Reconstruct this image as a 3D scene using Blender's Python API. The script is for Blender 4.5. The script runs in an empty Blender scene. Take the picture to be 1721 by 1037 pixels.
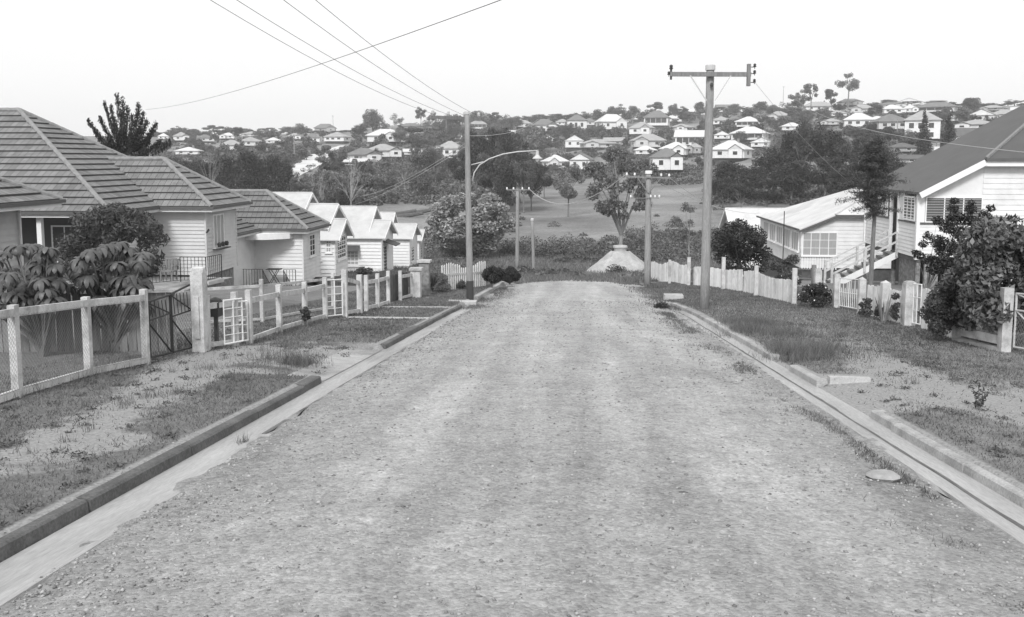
import bpy, math, random
import numpy as np
from mathutils import Vector, Matrix, noise as mn
R_ = math.radians
SC = bpy.context.scene
COL = SC.collection
rnd = random.Random(7)
# ------------------------------------------------------------------ camera, sky, sun, exposure
F = 1550.0; W_, H_ = 1721.0, 1037.0; PITCH = R_(6.0)
YAW = math.atan(109.5*math.cos(PITCH)/F)
HOR = 267.0; PPY = HOR + F*math.tan(PITCH); CAMZ = 2.05
cd = bpy.data.cameras.new('camera'); cam = bpy.data.objects.new('camera', cd); COL.objects.link(cam)
cd.sensor_width = 36; cd.lens = 36*F/W_
cd.shift_y = (PPY - H_/2)/W_
cd.clip_start = .1; cd.clip_end = 5000
cam.location = (0, 0, CAMZ); cam.rotation_euler = (math.pi/2-PITCH, 0, YAW)
SC.camera = cam
CR = cam.rotation_euler.to_matrix()
SUN_EL, SUN_AZ = R_(40), R_(190)     # azimuth clockwise from +Y
w = bpy.data.worlds.new('World'); SC.world = w; w.use_nodes = True
nt = w.node_tree; nt.nodes.clear()
sky = nt.nodes.new('ShaderNodeTexSky'); sky.sky_type = 'NISHITA'; sky.sun_disc = False
sky.sun_elevation = SUN_EL; sky.sun_rotation = SUN_AZ; sky.dust_density = 4; sky.air_density = 1.5
bw = nt.nodes.new('ShaderNodeRGBToBW'); ma = nt.nodes.new('ShaderNodeMath'); ma.operation = 'MULTIPLY_ADD'
ma.inputs[1].default_value = .25; ma.inputs[2].default_value = 9.4
bg = nt.nodes.new('ShaderNodeBackground'); bg.inputs[1].default_value = .1
wo = nt.nodes.new('ShaderNodeOutputWorld')
nt.links.new(sky.outputs[0], bw.inputs[0]); nt.links.new(bw.outputs[0], ma.inputs[0])
nt.links.new(ma.outputs[0], bg.inputs[0]); nt.links.new(bg.outputs[0], wo.inputs[0])
sl = bpy.data.lights.new('sun', 'SUN'); sl.energy = 2.7; sl.angle = R_(14); sl.color = (1, 1, 1)
so = bpy.data.objects.new('sun', sl); COL.objects.link(so)
sd = Vector((math.sin(SUN_AZ)*math.cos(SUN_EL), math.cos(SUN_AZ)*math.cos(SUN_EL), math.sin(SUN_EL)))
so.rotation_euler = sd.to_track_quat('Z', 'Y').to_euler(); so.location = (0, 0, 60)
vs = SC.view_settings; vs.view_transform = 'Standard'; vs.look = 'None'; vs.exposure = .04; vs.gamma = 1
SC.display_settings.display_device = 'sRGB'
SC.cycles.max_bounces = 6; SC.cycles.diffuse_bounces = 3; SC.cycles.transparent_max_bounces = 6; SC.cycles.volume_bounces = 1

# ------------------------------------------------------------------ picture -> world helpers
def ray(px, py):
    return CR @ Vector(((px-W_/2)/F, (PPY-py)/F, -1))
def P(px, py, y):
    d = ray(px, py); k = y/d.y; return Vector((d.x*k, y, CAMZ+d.z*k))
def PX(px, py, x):
    d = ray(px, py); k = x/d.x; return Vector((x, d.y*k, CAMZ+d.z*k))
def PZ(px, py, z):
    d = ray(px, py); k = (z-CAMZ)/d.z; return Vector((d.x*k, d.y*k, z))
CRT = CR.transposed()
def proj(v):
    c = CRT @ (Vector(v)-Vector((0, 0, CAMZ))); return (W_/2+F*c.x/-c.z, PPY-F*c.y/-c.z, -c.z)

# ------------------------------------------------------------------ ground heights
SLOPE = .0877
NP_Y = [-30, 0, 43, 50, 58, 68, 80, 100, 110]
NP_Z = [30*SLOPE, 0, -3.8, -4.6, -5.6, -6.6, -7.6, -8.4, -8.5]
DT = np.array([80, 100, 120, 150, 190, 230, 260, 300, 330, 380, 450, 550, 650, 800, 1400.])
PXC = np.array([-500, 250, 520, 700, 900, 1130, 1300, 1500, 2300.])
YT = np.array([
 [452, 428, 402, 356, 312, 285, 270, 255, 248, 240, 234, 228, 229, 234, 250],
 [452, 428, 402, 356, 312, 285, 270, 255, 248, 240, 234, 228, 229, 234, 250],
 [452, 428, 402, 358, 318, 290, 275, 258, 250, 240, 232, 225, 226, 231, 250],
 [452, 428, 402, 362, 326, 302, 288, 270, 258, 244, 228, 212, 210, 216, 240],
 [452, 428, 402, 365, 335, 317, 306, 294, 286, 262, 236, 210, 203, 208, 240],
 [452, 428, 398, 358, 326, 304, 290, 268, 255, 235, 218, 201, 198, 204, 240],
 [450, 420, 385, 345, 306, 280, 264, 243, 232, 214, 199, 188, 188, 196, 240],
 [445, 408, 370, 318, 266, 244, 234, 221, 214, 203, 193, 182, 183, 192, 240],
 [445, 408, 370, 318, 266, 244, 234, 221, 214, 203, 193, 182, 183, 192, 240]], float)
def colpx(x, y):
    # picture column of a direction, linear in tan of azimuth is close enough for the hills
    a = math.atan2(x, y)+YAW
    return W_/2+F*math.tan(max(-1.2, min(1.2, a)))
def ss(a, b, t):
    t = max(0., min(1., (t-a)/(b-a))); return t*t*(3-2*t)
def zfar(x, y):
    px = colpx(x, y)
    px = min(2299., max(-499., px))
    j = int(np.searchsorted(PXC, px))-1; j = max(0, min(len(PXC)-2, j))
    t = (px-PXC[j])/(PXC[j+1]-PXC[j]); t = t*t*(3-2*t)
    yy = min(1399., max(80., y))
    i = int(np.searchsorted(DT, yy))-1; i = max(0, min(len(DT)-2, i)); s = (yy-DT[i])/(DT[i+1]-DT[i])
    a = YT[j][i]*(1-s)+YT[j][i+1]*s; b = YT[j+1][i]*(1-s)+YT[j+1][i+1]*s
    Yp = a*(1-t)+b*t
    return CAMZ-(Yp-HOR)/F*y
def kL(y): return -float(np.interp(y, [0, 12.6, 27, 60], [3.62, 3.6, 3.42, 3.3]))
def kR(y): return float(np.interp(y, [0, 11, 25, 29, 60], [3.5, 3.42, 3.25, 3.05, 2.9]))
GAPS_L = [(12.6, 16.7)]; GAPS_R = [(10.75, 13.0), (14.6, 15.9), (29.2, 90)]
def ingap(y, gaps): return any(a < y < b for a, b in gaps)
def zc(y): return float(np.interp(y, NP_Y, NP_Z))
def G(x, y):
    z0 = zc(min(y, 110))
    if y < 100:
        k = kL(y) if x < 0 else kR(y); gaps = GAPS_L if x < 0 else GAPS_R
        o = abs(x)-abs(k)
        v = .11*ss(0, 1.4, o) if (ingap(y, gaps) or y > 45) else .11*ss(.02, .09, o)
        if o < 0: v = -.035
        z0 += v+.0*o
        z0 -= .95*ss(7.5, 11, -x)*ss(37, 43, y)*ss(58, 50, y)
        if o > 1: z0 += .05*(mn.noise(Vector((x*.35, y*.35, 3))))*min(1, o-1)
    if y > 80:
        t = ss(80, 112, y); z0 = z0*(1-t)+zfar(x, y)*t
    if y > 130: z0 += 1.2*mn.noise(Vector((x*.02, y*.02, 5)))*ss(130, 200, y)
    return z0
def hit(px, py, lo=3., hi=640., dz=0.):
    d = ray(px, py); f = lambda y: (CAMZ+d.z*y/d.y)-(G(d.x*y/d.y, y)+dz)
    y = lo; st = .5; last = lo
    while y < hi:
        if f(y) < 0:
            a, b = last, y
            for _ in range(22):
                m = (a+b)/2
                if f(m) < 0: b = m
                else: a = m
            return Vector((d.x*b/d.y, b, G(d.x*b/d.y, b)+dz))
        last = y; y += st; st = max(.3, y*.01)
    y = hi; return Vector((d.x*y/d.y, y, G(d.x*y/d.y, y)+dz))
def hy(px, py, **k): return hit(px, py, **k)

# ------------------------------------------------------------------ materials (the place is shown in greys)
def mat(name, v, rough=.8, var=0., scale=5., bump=0., bscale=None, island=0., spec=.3, stretch=None, coord='Object', transl=0., objvar=0., stain=0., grain=None):
    m = bpy.data.materials.new(name); m.use_nodes = True; n = m.node_tree; n.nodes.clear(); L = n.links
    out = n.nodes.new('ShaderNodeOutputMaterial'); b = n.nodes.new('ShaderNodeBsdfPrincipled')
    b.inputs['Roughness'].default_value = rough; b.inputs['Specular IOR Level'].default_value = spec
    tc = n.nodes.new('ShaderNodeTexCoord'); mp = n.nodes.new('ShaderNodeMapping'); L.new(tc.outputs[coord], mp.inputs[0])
    if stretch: mp.inputs['Scale'].default_value = stretch
    val = n.nodes.new('ShaderNodeValue'); val.outputs[0].default_value = v; cur = val.outputs[0]
    def mul(cur, src, lo, hi, fmin=0., fmax=1.):
        mr = n.nodes.new('ShaderNodeMapRange'); mr.inputs[1].default_value = fmin; mr.inputs[2].default_value = fmax
        mr.inputs[3].default_value = lo; mr.inputs[4].default_value = hi; L.new(src, mr.inputs[0])
        mm = n.nodes.new('ShaderNodeMath'); mm.operation = 'MULTIPLY'; L.new(cur, mm.inputs[0]); L.new(mr.outputs[0], mm.inputs[1]); return mm.outputs[0]
    def ns(sc, det=6, mpn=mp, ro=.6):
        t = n.nodes.new('ShaderNodeTexNoise'); t.inputs['Scale'].default_value = sc; t.inputs['Detail'].default_value = det; t.inputs['Roughness'].default_value = ro
        L.new(mpn.outputs[0], t.inputs[0]); return t.outputs[0]
    if var: cur = mul(cur, ns(scale), 1-var, 1+var, .3, .7)
    if grain: cur = mul(cur, ns(grain[0], 3), 1-grain[1], 1+grain[1], .3, .7)
    if stain: cur = mul(cur, ns(scale*.23, 5, mp, .75), 1-stain, 1., .35, .5)
    if island:
        g = n.nodes.new('ShaderNodeNewGeometry'); cur = mul(cur, g.outputs['Random Per Island'], 1-island, 1+island)
    if objvar:
        oi = n.nodes.new('ShaderNodeObjectInfo'); cur = mul(cur, oi.outputs['Random'], 1-objvar, 1+objvar)
    L.new(cur, b.inputs['Base Color'])
    if bump:
        bp = n.nodes.new('ShaderNodeBump'); bp.inputs['Strength'].default_value = 1; bp.inputs['Distance'].default_value = bump
        L.new(ns(bscale or scale*3), bp.inputs['Height']); L.new(bp.outputs[0], b.inputs['Normal'])
    if transl:
        tr = n.nodes.new('ShaderNodeBsdfTranslucent'); L.new(cur, tr.inputs[0]); mx = n.nodes.new('ShaderNodeMixShader'); mx.inputs[0].default_value = transl
        L.new(b.outputs[0], mx.inputs[1]); L.new(tr.outputs[0], mx.inputs[2]); L.new(mx.outputs[0], out.inputs[0])
    else: L.new(b.outputs[0], out.inputs[0])
    return m
M = {}
M['white'] = mat('white_paint', .72, .55, .07, 2., .002, 30, stain=.12)
M['whitetrim'] = mat('white_trim', .78, .5, .05, 4.)
M['fence'] = mat('fence_paint', .52, .7, .18, 6., .003, 40, stain=.4, grain=(60, .15))
M['picket'] = mat('picket_paint', .72, .7, .1, 5., .003, 40, stain=.25, island=.14)
M['cream'] = mat('cream_paint', .56, .6, .06, 2., .002, 30, stain=.1)
M['cream2'] = mat('pale_cream_paint', .68, .6, .06, 2., .002, 30, stain=.1)
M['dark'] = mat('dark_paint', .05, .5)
M['shade'] = mat('dark_stain_and_shade', .07, .8, .2, 3.)  # stain of doors and hoods, also the painted shade of hillside verandahs
M['glass'] = mat('window_glass', .05, .08, spec=.6)
M['louvre'] = mat('louvre_glass', .11, .15, spec=.6)
M['curtain'] = mat('curtained_pane', .36, .3, .15, 6., stretch=(6, 6, .3), spec=.5)
M['iron'] = mat('black_iron', .03, .5)
M['wire'] = mat('galvanised_wire', .2, .45, spec=.5)
M['wiredark'] = mat('power_wire', .05, .6)
M['steel'] = mat('galvanised_steel', .5, .4, .1, 5.)
M['pole'] = mat('pole_timber', .27, .85, .25, 6., .01, 20, stretch=(6, 6, .35), grain=(30, .25), spec=.2)
M['timber'] = mat('weathered_timber', .19, .85, .3, 5., .006, 25, stretch=(5, 5, .5), island=.25)
M['timberd'] = mat('dark_timber', .09, .85, .3, 5., .006, 25, island=.2)
M['concrete'] = mat('concrete', .44, .85, .15, 3., .006, 25, grain=(50, .15), stain=.3)
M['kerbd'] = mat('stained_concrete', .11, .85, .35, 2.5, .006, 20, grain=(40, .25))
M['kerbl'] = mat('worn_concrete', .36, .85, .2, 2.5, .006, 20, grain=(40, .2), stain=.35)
M['stone'] = mat('stone_base', .2, .85, .5, 7., .02, 9)
M['gutter'] = mat('roof_gutter', .1, .5, .1)
M['soffit'] = mat('soffit_boards', .5, .7)
M['iron_roof'] = mat('painted_iron_roof', .50, .5, .08, 1.5, .004, 12, stain=.15)
M['iron_white'] = mat('pale_iron_roof', .58, .5, .1, 1.0, .004, 12, stain=.2)
M['iron_dark'] = mat('dark_iron_roof', .085, .6, .12, 1.2, .003, 10, grain=(25, .12))
M['bark'] = mat('bark', .16, .9, .3, 8., .01, 30, stretch=(3, 3, .5))
M['barkpale'] = mat('pale_bark', .27, .85, .25, 6., stretch=(3, 3, .5))
M['leaf_dark'] = mat('dark_leaves', .03, .5, .25, .6, island=.5, spec=.45, transl=.15)
M['leaf_mid'] = mat('mid_leaves', .075, .5, .25, .6, island=.5, spec=.45, transl=.2)
M['leaf_pale'] = mat('pale_leaves', .3, .5, .3, .6, island=.5, spec=.5, transl=.2)
M['leaf_big'] = mat('glossy_leaves', .13, .35, .2, 1., island=.45, spec=.5, transl=.15)
M['leaf_far'] = mat('hill_leaves', .11, .6, .35, .25, island=.45, objvar=.55, spec=.3, transl=.15)
M['scrub'] = mat('scrub_leaves', .14, .7, .5, .06, island=.5, spec=.2, transl=.2)
M['grass'] = mat('grass_blades', .15, .7, .35, .5, island=.45, spec=.2, transl=.3)
M['grasslong'] = mat('tall_grass_blades', .16, .7, .3, .7, island=.5, spec=.2, transl=.3)
M['flower'] = mat('white_petals', .7, .6)
M['pebble'] = mat('road_stone', .28, .9, .0, 1, island=.5, spec=.15)
M['rock'] = mat('flat_rock', .32, .9, .2, 12., .01, 30)
# tiles: brick pattern laid on the tile rows through the roof's own UV
def tilemat(name, v, tw=.26, th=.41):
    m = mat(name, v, .85, .12, 3., 0, stain=.25, spec=.2); n = m.node_tree; L = n.links
    b = [q for q in n.nodes if q.type == 'BSDF_PRINCIPLED'][0]; cur = b.inputs['Base Color'].links[0].from_socket
    uv = n.nodes.new('ShaderNodeTexCoord'); br = n.nodes.new('ShaderNodeTexBrick')
    br.inputs['Scale'].default_value = 1; br.inputs['Brick Width'].default_value = tw; br.inputs['Row Height'].default_value = th
    br.inputs['Mortar Size'].default_value = .012; br.inputs['Color1'].default_value = (.84, .84, .84, 1); br.inputs['Color2'].default_value = (1.14, 1.14, 1.14, 1)
    br.inputs['Mortar'].default_value = (.45, .45, .45, 1); br.offset = 0; br.inputs['Bias'].default_value = 0
    L.new(uv.outputs['UV'], br.inputs[0]); mm = n.nodes.new('ShaderNodeMix'); mm.data_type = 'RGBA'; mm.blend_type = 'MULTIPLY'; mm.inputs[0].default_value = 1
    L.new(cur, mm.inputs[6]); L.new(br.outputs[0], mm.inputs[7]); L.new(mm.outputs[2], b.inputs['Base Color'])
    wv = n.nodes.new('ShaderNodeTexWave'); wv.inputs['Scale'].default_value = 1/(tw*.5)/2/math.pi*math.pi; wv.bands_direction = 'X'
    L.new(uv.outputs['UV'], wv.inputs[0]); bp = n.nodes.new('ShaderNodeBump'); bp.inputs['Distance'].default_value = .03; bp.inputs['Strength'].default_value = .8
    L.new(wv.outputs[1], bp.inputs['Height']); L.new(bp.outputs[0], b.inputs['Normal']); return m
M['tile'] = tilemat('terracotta_tiles', .23)
M['tile2'] = tilemat('terracotta_tiles_fine', .19, .26, .41)
M['ridge'] = mat('ridge_tiles', .24, .85, .2, 5., .01, 20)

# ------------------------------------------------------------------ mesh building
WL = {}          # world location of every object we make
def setp(o, label=None, cat=None, group=None, kind=None):
    if label: o['label'] = label
    if cat: o['category'] = cat
    if group: o['group'] = group
    if kind: o['kind'] = kind
    return o
def thing(name, label, cat, loc=(0, 0, 0), group=None, rz=0):
    o = bpy.data.objects.new(name, None); COL.objects.link(o); o.location = loc; o.rotation_euler = (0, 0, rz)
    o.empty_display_size = .2; WL[o.name] = Vector(loc); return setp(o, label, cat, group)
def npmesh(name, V, faces, m, smooth=False, uv=None):
    """V (n,3) array, faces: (k,m) int array of equal sized polygons"""
    V = np.asarray(V, np.float32); Fa = np.asarray(faces, np.int32); k, s = Fa.shape
    me = bpy.data.meshes.new(name); me.vertices.add(len(V)); me.vertices.foreach_set('co', V.ravel())
    me.loops.add(k*s); me.loops.foreach_set('vertex_index', Fa.ravel())
    me.polygons.add(k); me.polygons.foreach_set('loop_start', np.arange(k, dtype=np.int32)*s)
    me.update(calc_edges=True); me.materials.append(m)
    if smooth: me.polygons.foreach_set('use_smooth', np.ones(k, bool))
    return me
def link(name, me, parent=None, loc=(0, 0, 0)):
    o = bpy.data.objects.new(name, me); COL.objects.link(o)
    if parent: o.parent = parent; WL[o.name] = WL[parent.name].copy()
    else: o.location = loc; WL[o.name] = Vector(loc)
    return o
class MB:
    def __init__(s): s.v = []; s.f = []; s.uv = {}
    def poly(s, pts, uv=None):
        i = len(s.v); s.v += [Vector(p) for p in pts]; s.f.append(tuple(range(i, i+len(pts))))
        if uv: s.uv[len(s.f)-1] = uv
        return s
    def box(s, x0, x1, y0, y1, z0, z1):
        i = len(s.v)
        s.v += [Vector((x, y, z)) for z in (z0, z1) for y in (y0, y1) for x in (x0, x1)]
        for a in ((0, 2, 3, 1), (4, 5, 7, 6), (0, 1, 5, 4), (2, 6, 7, 3), (0, 4, 6, 2), (1, 3, 7, 5)): s.f.append(tuple(i+q for q in a))
        return s
    def bar(s, a, b, w, h, up=(0, 0, 1)):
        """box from a to b; w across, h along up"""
        a = Vector(a); b = Vector(b); d = (b-a).normalized(); u = Vector(up)
        if abs(d.dot(u)) > .98: u = Vector((0, 1, 0))
        sx = d.cross(u).normalized(); uu = sx.cross(d).normalized(); i = len(s.v)
        for p in (a, b):
            for q, r in ((-1, -1), (1, -1), (1, 1), (-1, 1)): s.v.append(p+sx*q*w/2+uu*r*h/2)
        for fc in ((3, 2, 1, 0), (4, 5, 6, 7), (0, 1, 5, 4), (1, 2, 6, 5), (2, 3, 7, 6), (3, 0, 4, 7)): s.f.append(tuple(i+q for q in fc))
        return s
    def tube(s, pts, rad, n=8, cap=True):
        pts = [Vector(p) for p in pts]; rad = rad if hasattr(rad, '__len__') else [rad]*len(pts)
        i0 = len(s.v); pu = None
        for k, p in enumerate(pts):
            d = (pts[min(k+1, len(pts)-1)]-pts[max(k-1, 0)]).normalized()
            if pu is None: pu = Vector((1, 0, 0)) if abs(d.x) < .9 else Vector((0, 1, 0))
            sx = (pu-d*pu.dot(d)).normalized(); pu = sx; sy = d.cross(sx)
            for j in range(n):
                a = 2*math.pi*j/n; s.v.append(p+(sx*math.cos(a)+sy*math.sin(a))*rad[k])
        for k in range(len(pts)-1):
            for j in range(n):
                a = i0+k*n+j; b = i0+k*n+(j+1) % n; s.f.append((a, b, b+n, a+n))
        if cap:
            s.f.append(tuple(i0+j for j in range(n))[::-1]); s.f.append(tuple(i0+(len(pts)-1)*n+j for j in range(n)))
        return s
    def lathe(s, c, prof, n=12):
        c = Vector(c); i0 = len(s.v)
        for r, z in prof:
            for j in range(n):
                a = 2*math.pi*j/n; s.v.append(c+Vector((r*math.cos(a), r*math.sin(a), z)))
        for k in range(len(prof)-1):
            for j in range(n):
                a = i0+k*n+j; b = i0+k*n+(j+1) % n; s.f.append((a, b, b+n, a+n))
        s.f.append(tuple(i0+j for j in range(n))[::-1]); s.f.append(tuple(i0+(len(prof)-1)*n+j for j in range(n))); return s
    def courses(s, poly, nh, pitch, lip, jitter=0.):
        """cut a planar convex polygon into level overlapping courses (boards, tile rows) with a real lip"""
        poly = [Vector(p) for p in poly]; n = None
        for k in range(len(poly)-2):
            c = (poly[k+1]-poly[0]).cross(poly[k+2]-poly[0])
            if c.length > 1e-6: n = c.normalized(); break
        if n.dot(Vector(nh)) < 0: n = -n
        sx = Vector((0, 0, 1)).cross(n)
        sx = sx.normalized(); tx = n.cross(sx).normalized()
        if tx.z < 0: tx = -tx
        o = poly[0]; q = [((p-o).dot(sx), (p-o).dot(tx)) for p in poly]
        tmin = min(a[1] for a in q); tmax = max(a[1] for a in q); o = o+tx*tmin; q = [(a, b-tmin) for a, b in q]; tmax -= tmin
        def clip(pl, t, keep_above):
            out = []
            for k in range(len(pl)):
                a, b = pl[k], pl[(k+1) % len(pl)]; ia = (a[1] >= t-1e-9) if keep_above else (a[1] <= t+1e-9); ib = (b[1] >= t-1e-9) if keep_above else (b[1] <= t+1e-9)
                if ia: out.append(a)
                if ia != ib:
                    f = (t-a[1])/(b[1]-a[1]); out.append((a[0]+(b[0]-a[0])*f, t))
            return out
        t = 0
        while t < tmax-1e-4:
            t1 = min(tmax, t+pitch)
            pl = clip(clip(q, t, True), t1, False)
            if len(pl) >= 3:
                pts = []; uv = []
                for a, b in pl:
                    pts.append(o+sx*a+tx*b+n*(lip*(1-(b-t)/pitch)+.0)); uv.append((a, b))
                nn = (pts[1]-pts[0]).cross(pts[2]-pts[0])
                if nn.dot(n) < 0: pts.reverse(); uv.reverse()
                s.poly(pts, uv)
                lo = [a for a, b in pl if abs(b-t) < 1e-5]
                if len(lo) >= 2 and lip > 0:
                    a0, a1 = min(lo), max(lo)
                    s.poly([o+sx*a0+tx*t, o+sx*a1+tx*t, o+sx*a1+tx*t+n*lip, o+sx*a0+tx*t+n*lip], [(a0, t)]*4)
            t = t1
        return s
    def build(s, name, m, parent=None, loc=None, smooth=False):
        if parent is not None: off = WL[parent.name]
        else: off = Vector(loc) if loc is not None else Vector((0, 0, 0))
        me = bpy.data.meshes.new(name); me.from_pydata([tuple(v-off) for v in s.v], [], s.f); me.materials.append(m)
        if s.uv:
            ul = me.uv_layers.new(name='UVMap').data
            for fi, uvs in s.uv.items():
                for li, u in zip(me.polygons[fi].loop_indices, uvs): ul[li].uv = u
        if smooth:
            for p in me.polygons: p.use_smooth = True
        return link(name, me, parent, off if parent is None else (0, 0, 0))
def struct(name, mb, m, smooth=False):
    return setp(mb.build(name, m, smooth=smooth), kind='structure')
def single(name, mb, m, label, cat, loc, group=None, smooth=False):
    return setp(mb.build(name, m, loc=loc, smooth=smooth), label, cat, group)

# ------------------------------------------------------------------ terrain, one sheet
def bare(x, y):
    """worn earth (1) against grass (0) on the verges"""
    nz = mn.noise(Vector((x*1.1, y*.55, 0)))*.9+mn.noise(Vector((x*3.3, y*2.2, 9)))*.5
    k = kL(y) if x < 0 else kR(y); o = abs(x)-abs(k); b = 0
    if x < 0:
        if o > 0:
            c = 1.75+.45*math.sin(y*.5+.6); b = max(0, 1-abs(o-c)/.95)*ss(16.4, 14.5, y)*.85+max(0, 1-abs(o-2.0)/1.3)*ss(10.5, 15.0, y)*ss(17, 16, y)*.6
            if 12.4 < y < 16.8: b = max(b, .95-.2*abs(y-14.6)-.15*o)
    else:
        if o > 0:
            pc = 1.75+.25*math.sin(y*.35); b = max(0, 1.15-abs(o-pc)/.8)*ss(23, 15, y)
            if 10.5 < y < 13.6: b = max(b, 1.1-.25*abs(y-12.0)-.25*o)
    return max(0., min(1., ss(.08, .85, b+nz*.5+.3*mn.noise(Vector((x*8, y*6, 2))))))
def spaced(lst):
    out = [lst[0][0]]
    for a, b, st in lst:
        n = max(1, int(round((b-a)/st)))
        out += [a+(b-a)*(i+1)/n for i in range(n)]
    return out
xs = spaced([(3.66, 8, .2), (8, 20, 1.), (20, 60, 4), (60, 200, 10), (200, 900, 50)])
xs = [-v for v in xs[::-1]]+[-3.57, -3.53, -3.47, -3.38, -2.5, -1, 0, 1, 2.5, 3.38, 3.47, 3.53, 3.57]+xs
ys = spaced([(-30, 2, 4), (2, 22, .22), (22, 46, .5), (46, 120, 1.5), (120, 340, 5), (340, 700, 14), (700, 1300, 60)])
nx, ny = len(xs), len(ys); V = np.zeros((nx*ny, 3)); B = np.zeros(nx*ny)
i = 0
for y in ys:
    fl, fr = abs(kL(y))/3.46, kR(y)/3.46
    for x in xs:
        f = fl if x < 0 else fr; t = ss(8, 3.6, abs(x)); xx = x*(f*t+1-t)
        z = G(xx, y)
        if abs(xx) < abs(kL(y) if xx < 0 else kR(y)) and y < 48: z -= .03
        V[i] = (xx, y, z)
        if y < 60:
            b = bare(xx, y)
            if abs(x) < 3.6: b = ss(54, 46, y)
            B[i] = b
        i += 1
gi = np.arange(nx*ny).reshape(ny, nx)
Fq = np.stack([gi[:-1, :-1], gi[:-1, 1:], gi[1:, 1:], gi[1:, :-1]], -1).reshape(-1, 4)
M['ground'] = mat('grassy_ground', .13, .95, .0, 2.)
n = M['ground'].node_tree; L = n.links; b = [q for q in n.nodes if q.type == 'BSDF_PRINCIPLED'][0]
def N(t, **k):
    q = n.nodes.new(t)
    for a, c in k.items(): q.inputs[a].default_value = c
    return q
tc = N('ShaderNodeTexCoord'); at = N('ShaderNodeAttribute'); at.attribute_name = 'bare'
n1 = N('ShaderNodeTexNoise', Scale=.06, Detail=8., Roughness=.65); n2 = N('ShaderNodeTexNoise', Scale=2.5, Detail=9., Roughness=.7); n3 = N('ShaderNodeTexNoise', Scale=30., Detail=5.)
for q in (n1, n2, n3): L.new(tc.outputs['Object'], q.inputs[0])
cr = n.nodes.new('ShaderNodeMapRange'); cr.inputs[1].default_value = .35; cr.inputs[2].default_value = .65; cr.inputs[3].default_value = .10; cr.inputs[4].default_value = .26; L.new(n1.outputs[0], cr.inputs[0])
c2 = n.nodes.new('ShaderNodeMapRange'); c2.inputs[1].default_value = .3; c2.inputs[2].default_value = .7; c2.inputs[3].default_value = .7; c2.inputs[4].default_value = 1.3; L.new(n2.outputs[0], c2.inputs[0])
c3 = n.nodes.new('ShaderNodeMapRange'); c3.inputs[1].default_value = .3; c3.inputs[2].default_value = .7; c3.inputs[3].default_value = .75; c3.inputs[4].default_value = 1.25; L.new(n3.outputs[0], c3.inputs[0])
def mth(op, a, c):
    q = n.nodes.new('ShaderNodeMath'); q.operation = op
    for k, s_ in enumerate((a, c)):
        if isinstance(s_, (int, float)): q.inputs[k].default_value = s_
        else: L.new(s_, q.inputs[k])
    return q.outputs[0]
gr = mth('MULTIPLY', cr.outputs[0], c2.outputs[0])
ad = mth('ADD', at.outputs['Fac'], mth('MULTIPLY', mth('SUBTRACT', n2.outputs[0], .5), .8))
mr = n.nodes.new('ShaderNodeMapRange'); mr.inputs[1].default_value = .3; mr.inputs[2].default_value = .7; L.new(ad, mr.inputs[0])
mx = n.nodes.new('ShaderNodeMix'); mx.data_type = 'FLOAT'; L.new(mr.outputs[0], mx.inputs[0]); L.new(gr, mx.inputs[2]); mx.inputs[3].default_value = .28
fin = mth('MULTIPLY', mx.outputs[0], c3.outputs[0]); L.new(fin, b.inputs['Base Color'])
bp = N('ShaderNodeBump', Distance=.03, Strength=.8); L.new(n3.outputs[0], bp.inputs['Height']); L.new(bp.outputs[0], b.inputs['Normal'])
me = npmesh('ground', V, Fq, M['ground'], smooth=True)
me.attributes.new('bare', 'FLOAT', 'POINT').data.foreach_set('value', B.astype(np.float32))
setp(link('ground', me), kind='structure')

# ------------------------------------------------------------------ gravel road
rys = spaced([(1, 20, .12), (20, 44, .3), (44, 56, .5)])
V = []; nxr = 70
for y in rys:
    l, r = kL(y)+.3, kR(y)-.3
    if y > 27: l -= .2*ss(27, 32, y); r += .3*ss(29, 33, y)
    l += .16*mn.noise(Vector((0, y*1.3, 1)))+.07*mn.noise(Vector((0, y*6, 2))); r += .2*mn.noise(Vector((3, y*1.1, 1)))+.08*mn.noise(Vector((3, y*6, 2)))
    if y > 44: l *= 1-.5*ss(44, 56, y); r *= 1-.5*ss(44, 56, y)
    for j in range(nxr+1):
        t = j/nxr; x = l+(r-l)*t; e = min(t, 1-t)
        z = zc(y)-.006+.085*math.sin(math.pi*t)**.8+.0*e
        z += .022*mn.noise(Vector((x*1.2, y*.25, 7)))+.012*mn.noise(Vector((x*4, y*3, 8)))+.006*mn.noise(Vector((x*13, y*9, 8)))
        if e < .012: z -= .03
        if y > 50: z -= .1*ss(50, 56, y)
        V.append((x, y, z))
gi = np.arange(len(V)).reshape(len(rys), nxr+1)
Fq = np.stack([gi[:-1, :-1], gi[:-1, 1:], gi[1:, 1:], gi[1:, :-1]], -1).reshape(-1, 4)
m = mat('gravel_road', .385, .95, .10, .7, spec=.1); M['road'] = m; n = m.node_tree; L = n.links
b = [q for q in n.nodes if q.type == 'BSDF_PRINCIPLED'][0]; cur = b.inputs['Base Color'].links[0].from_socket
tc = N('ShaderNodeTexCoord'); mp = n.nodes.new('ShaderNodeMapping'); mp.inputs['Scale'].default_value = (1.6, .10, 1); L.new(tc.outputs['Object'], mp.inputs[0])
tr = N('ShaderNodeTexNoise', Scale=1., Detail=4., Roughness=.6); L.new(mp.outputs[0], tr.inputs[0])
g1 = N('ShaderNodeTexNoise', Scale=11., Detail=12., Roughness=.8); L.new(tc.outputs['Object'], g1.inputs[0])
vo = N('ShaderNodeTexVoronoi', Scale=42.); L.new(tc.outputs['Object'], vo.inputs[0])
g2 = N('ShaderNodeTexNoise', Scale=2.2, Detail=8., Roughness=.7); L.new(tc.outputs['Object'], g2.inputs[0])
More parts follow.
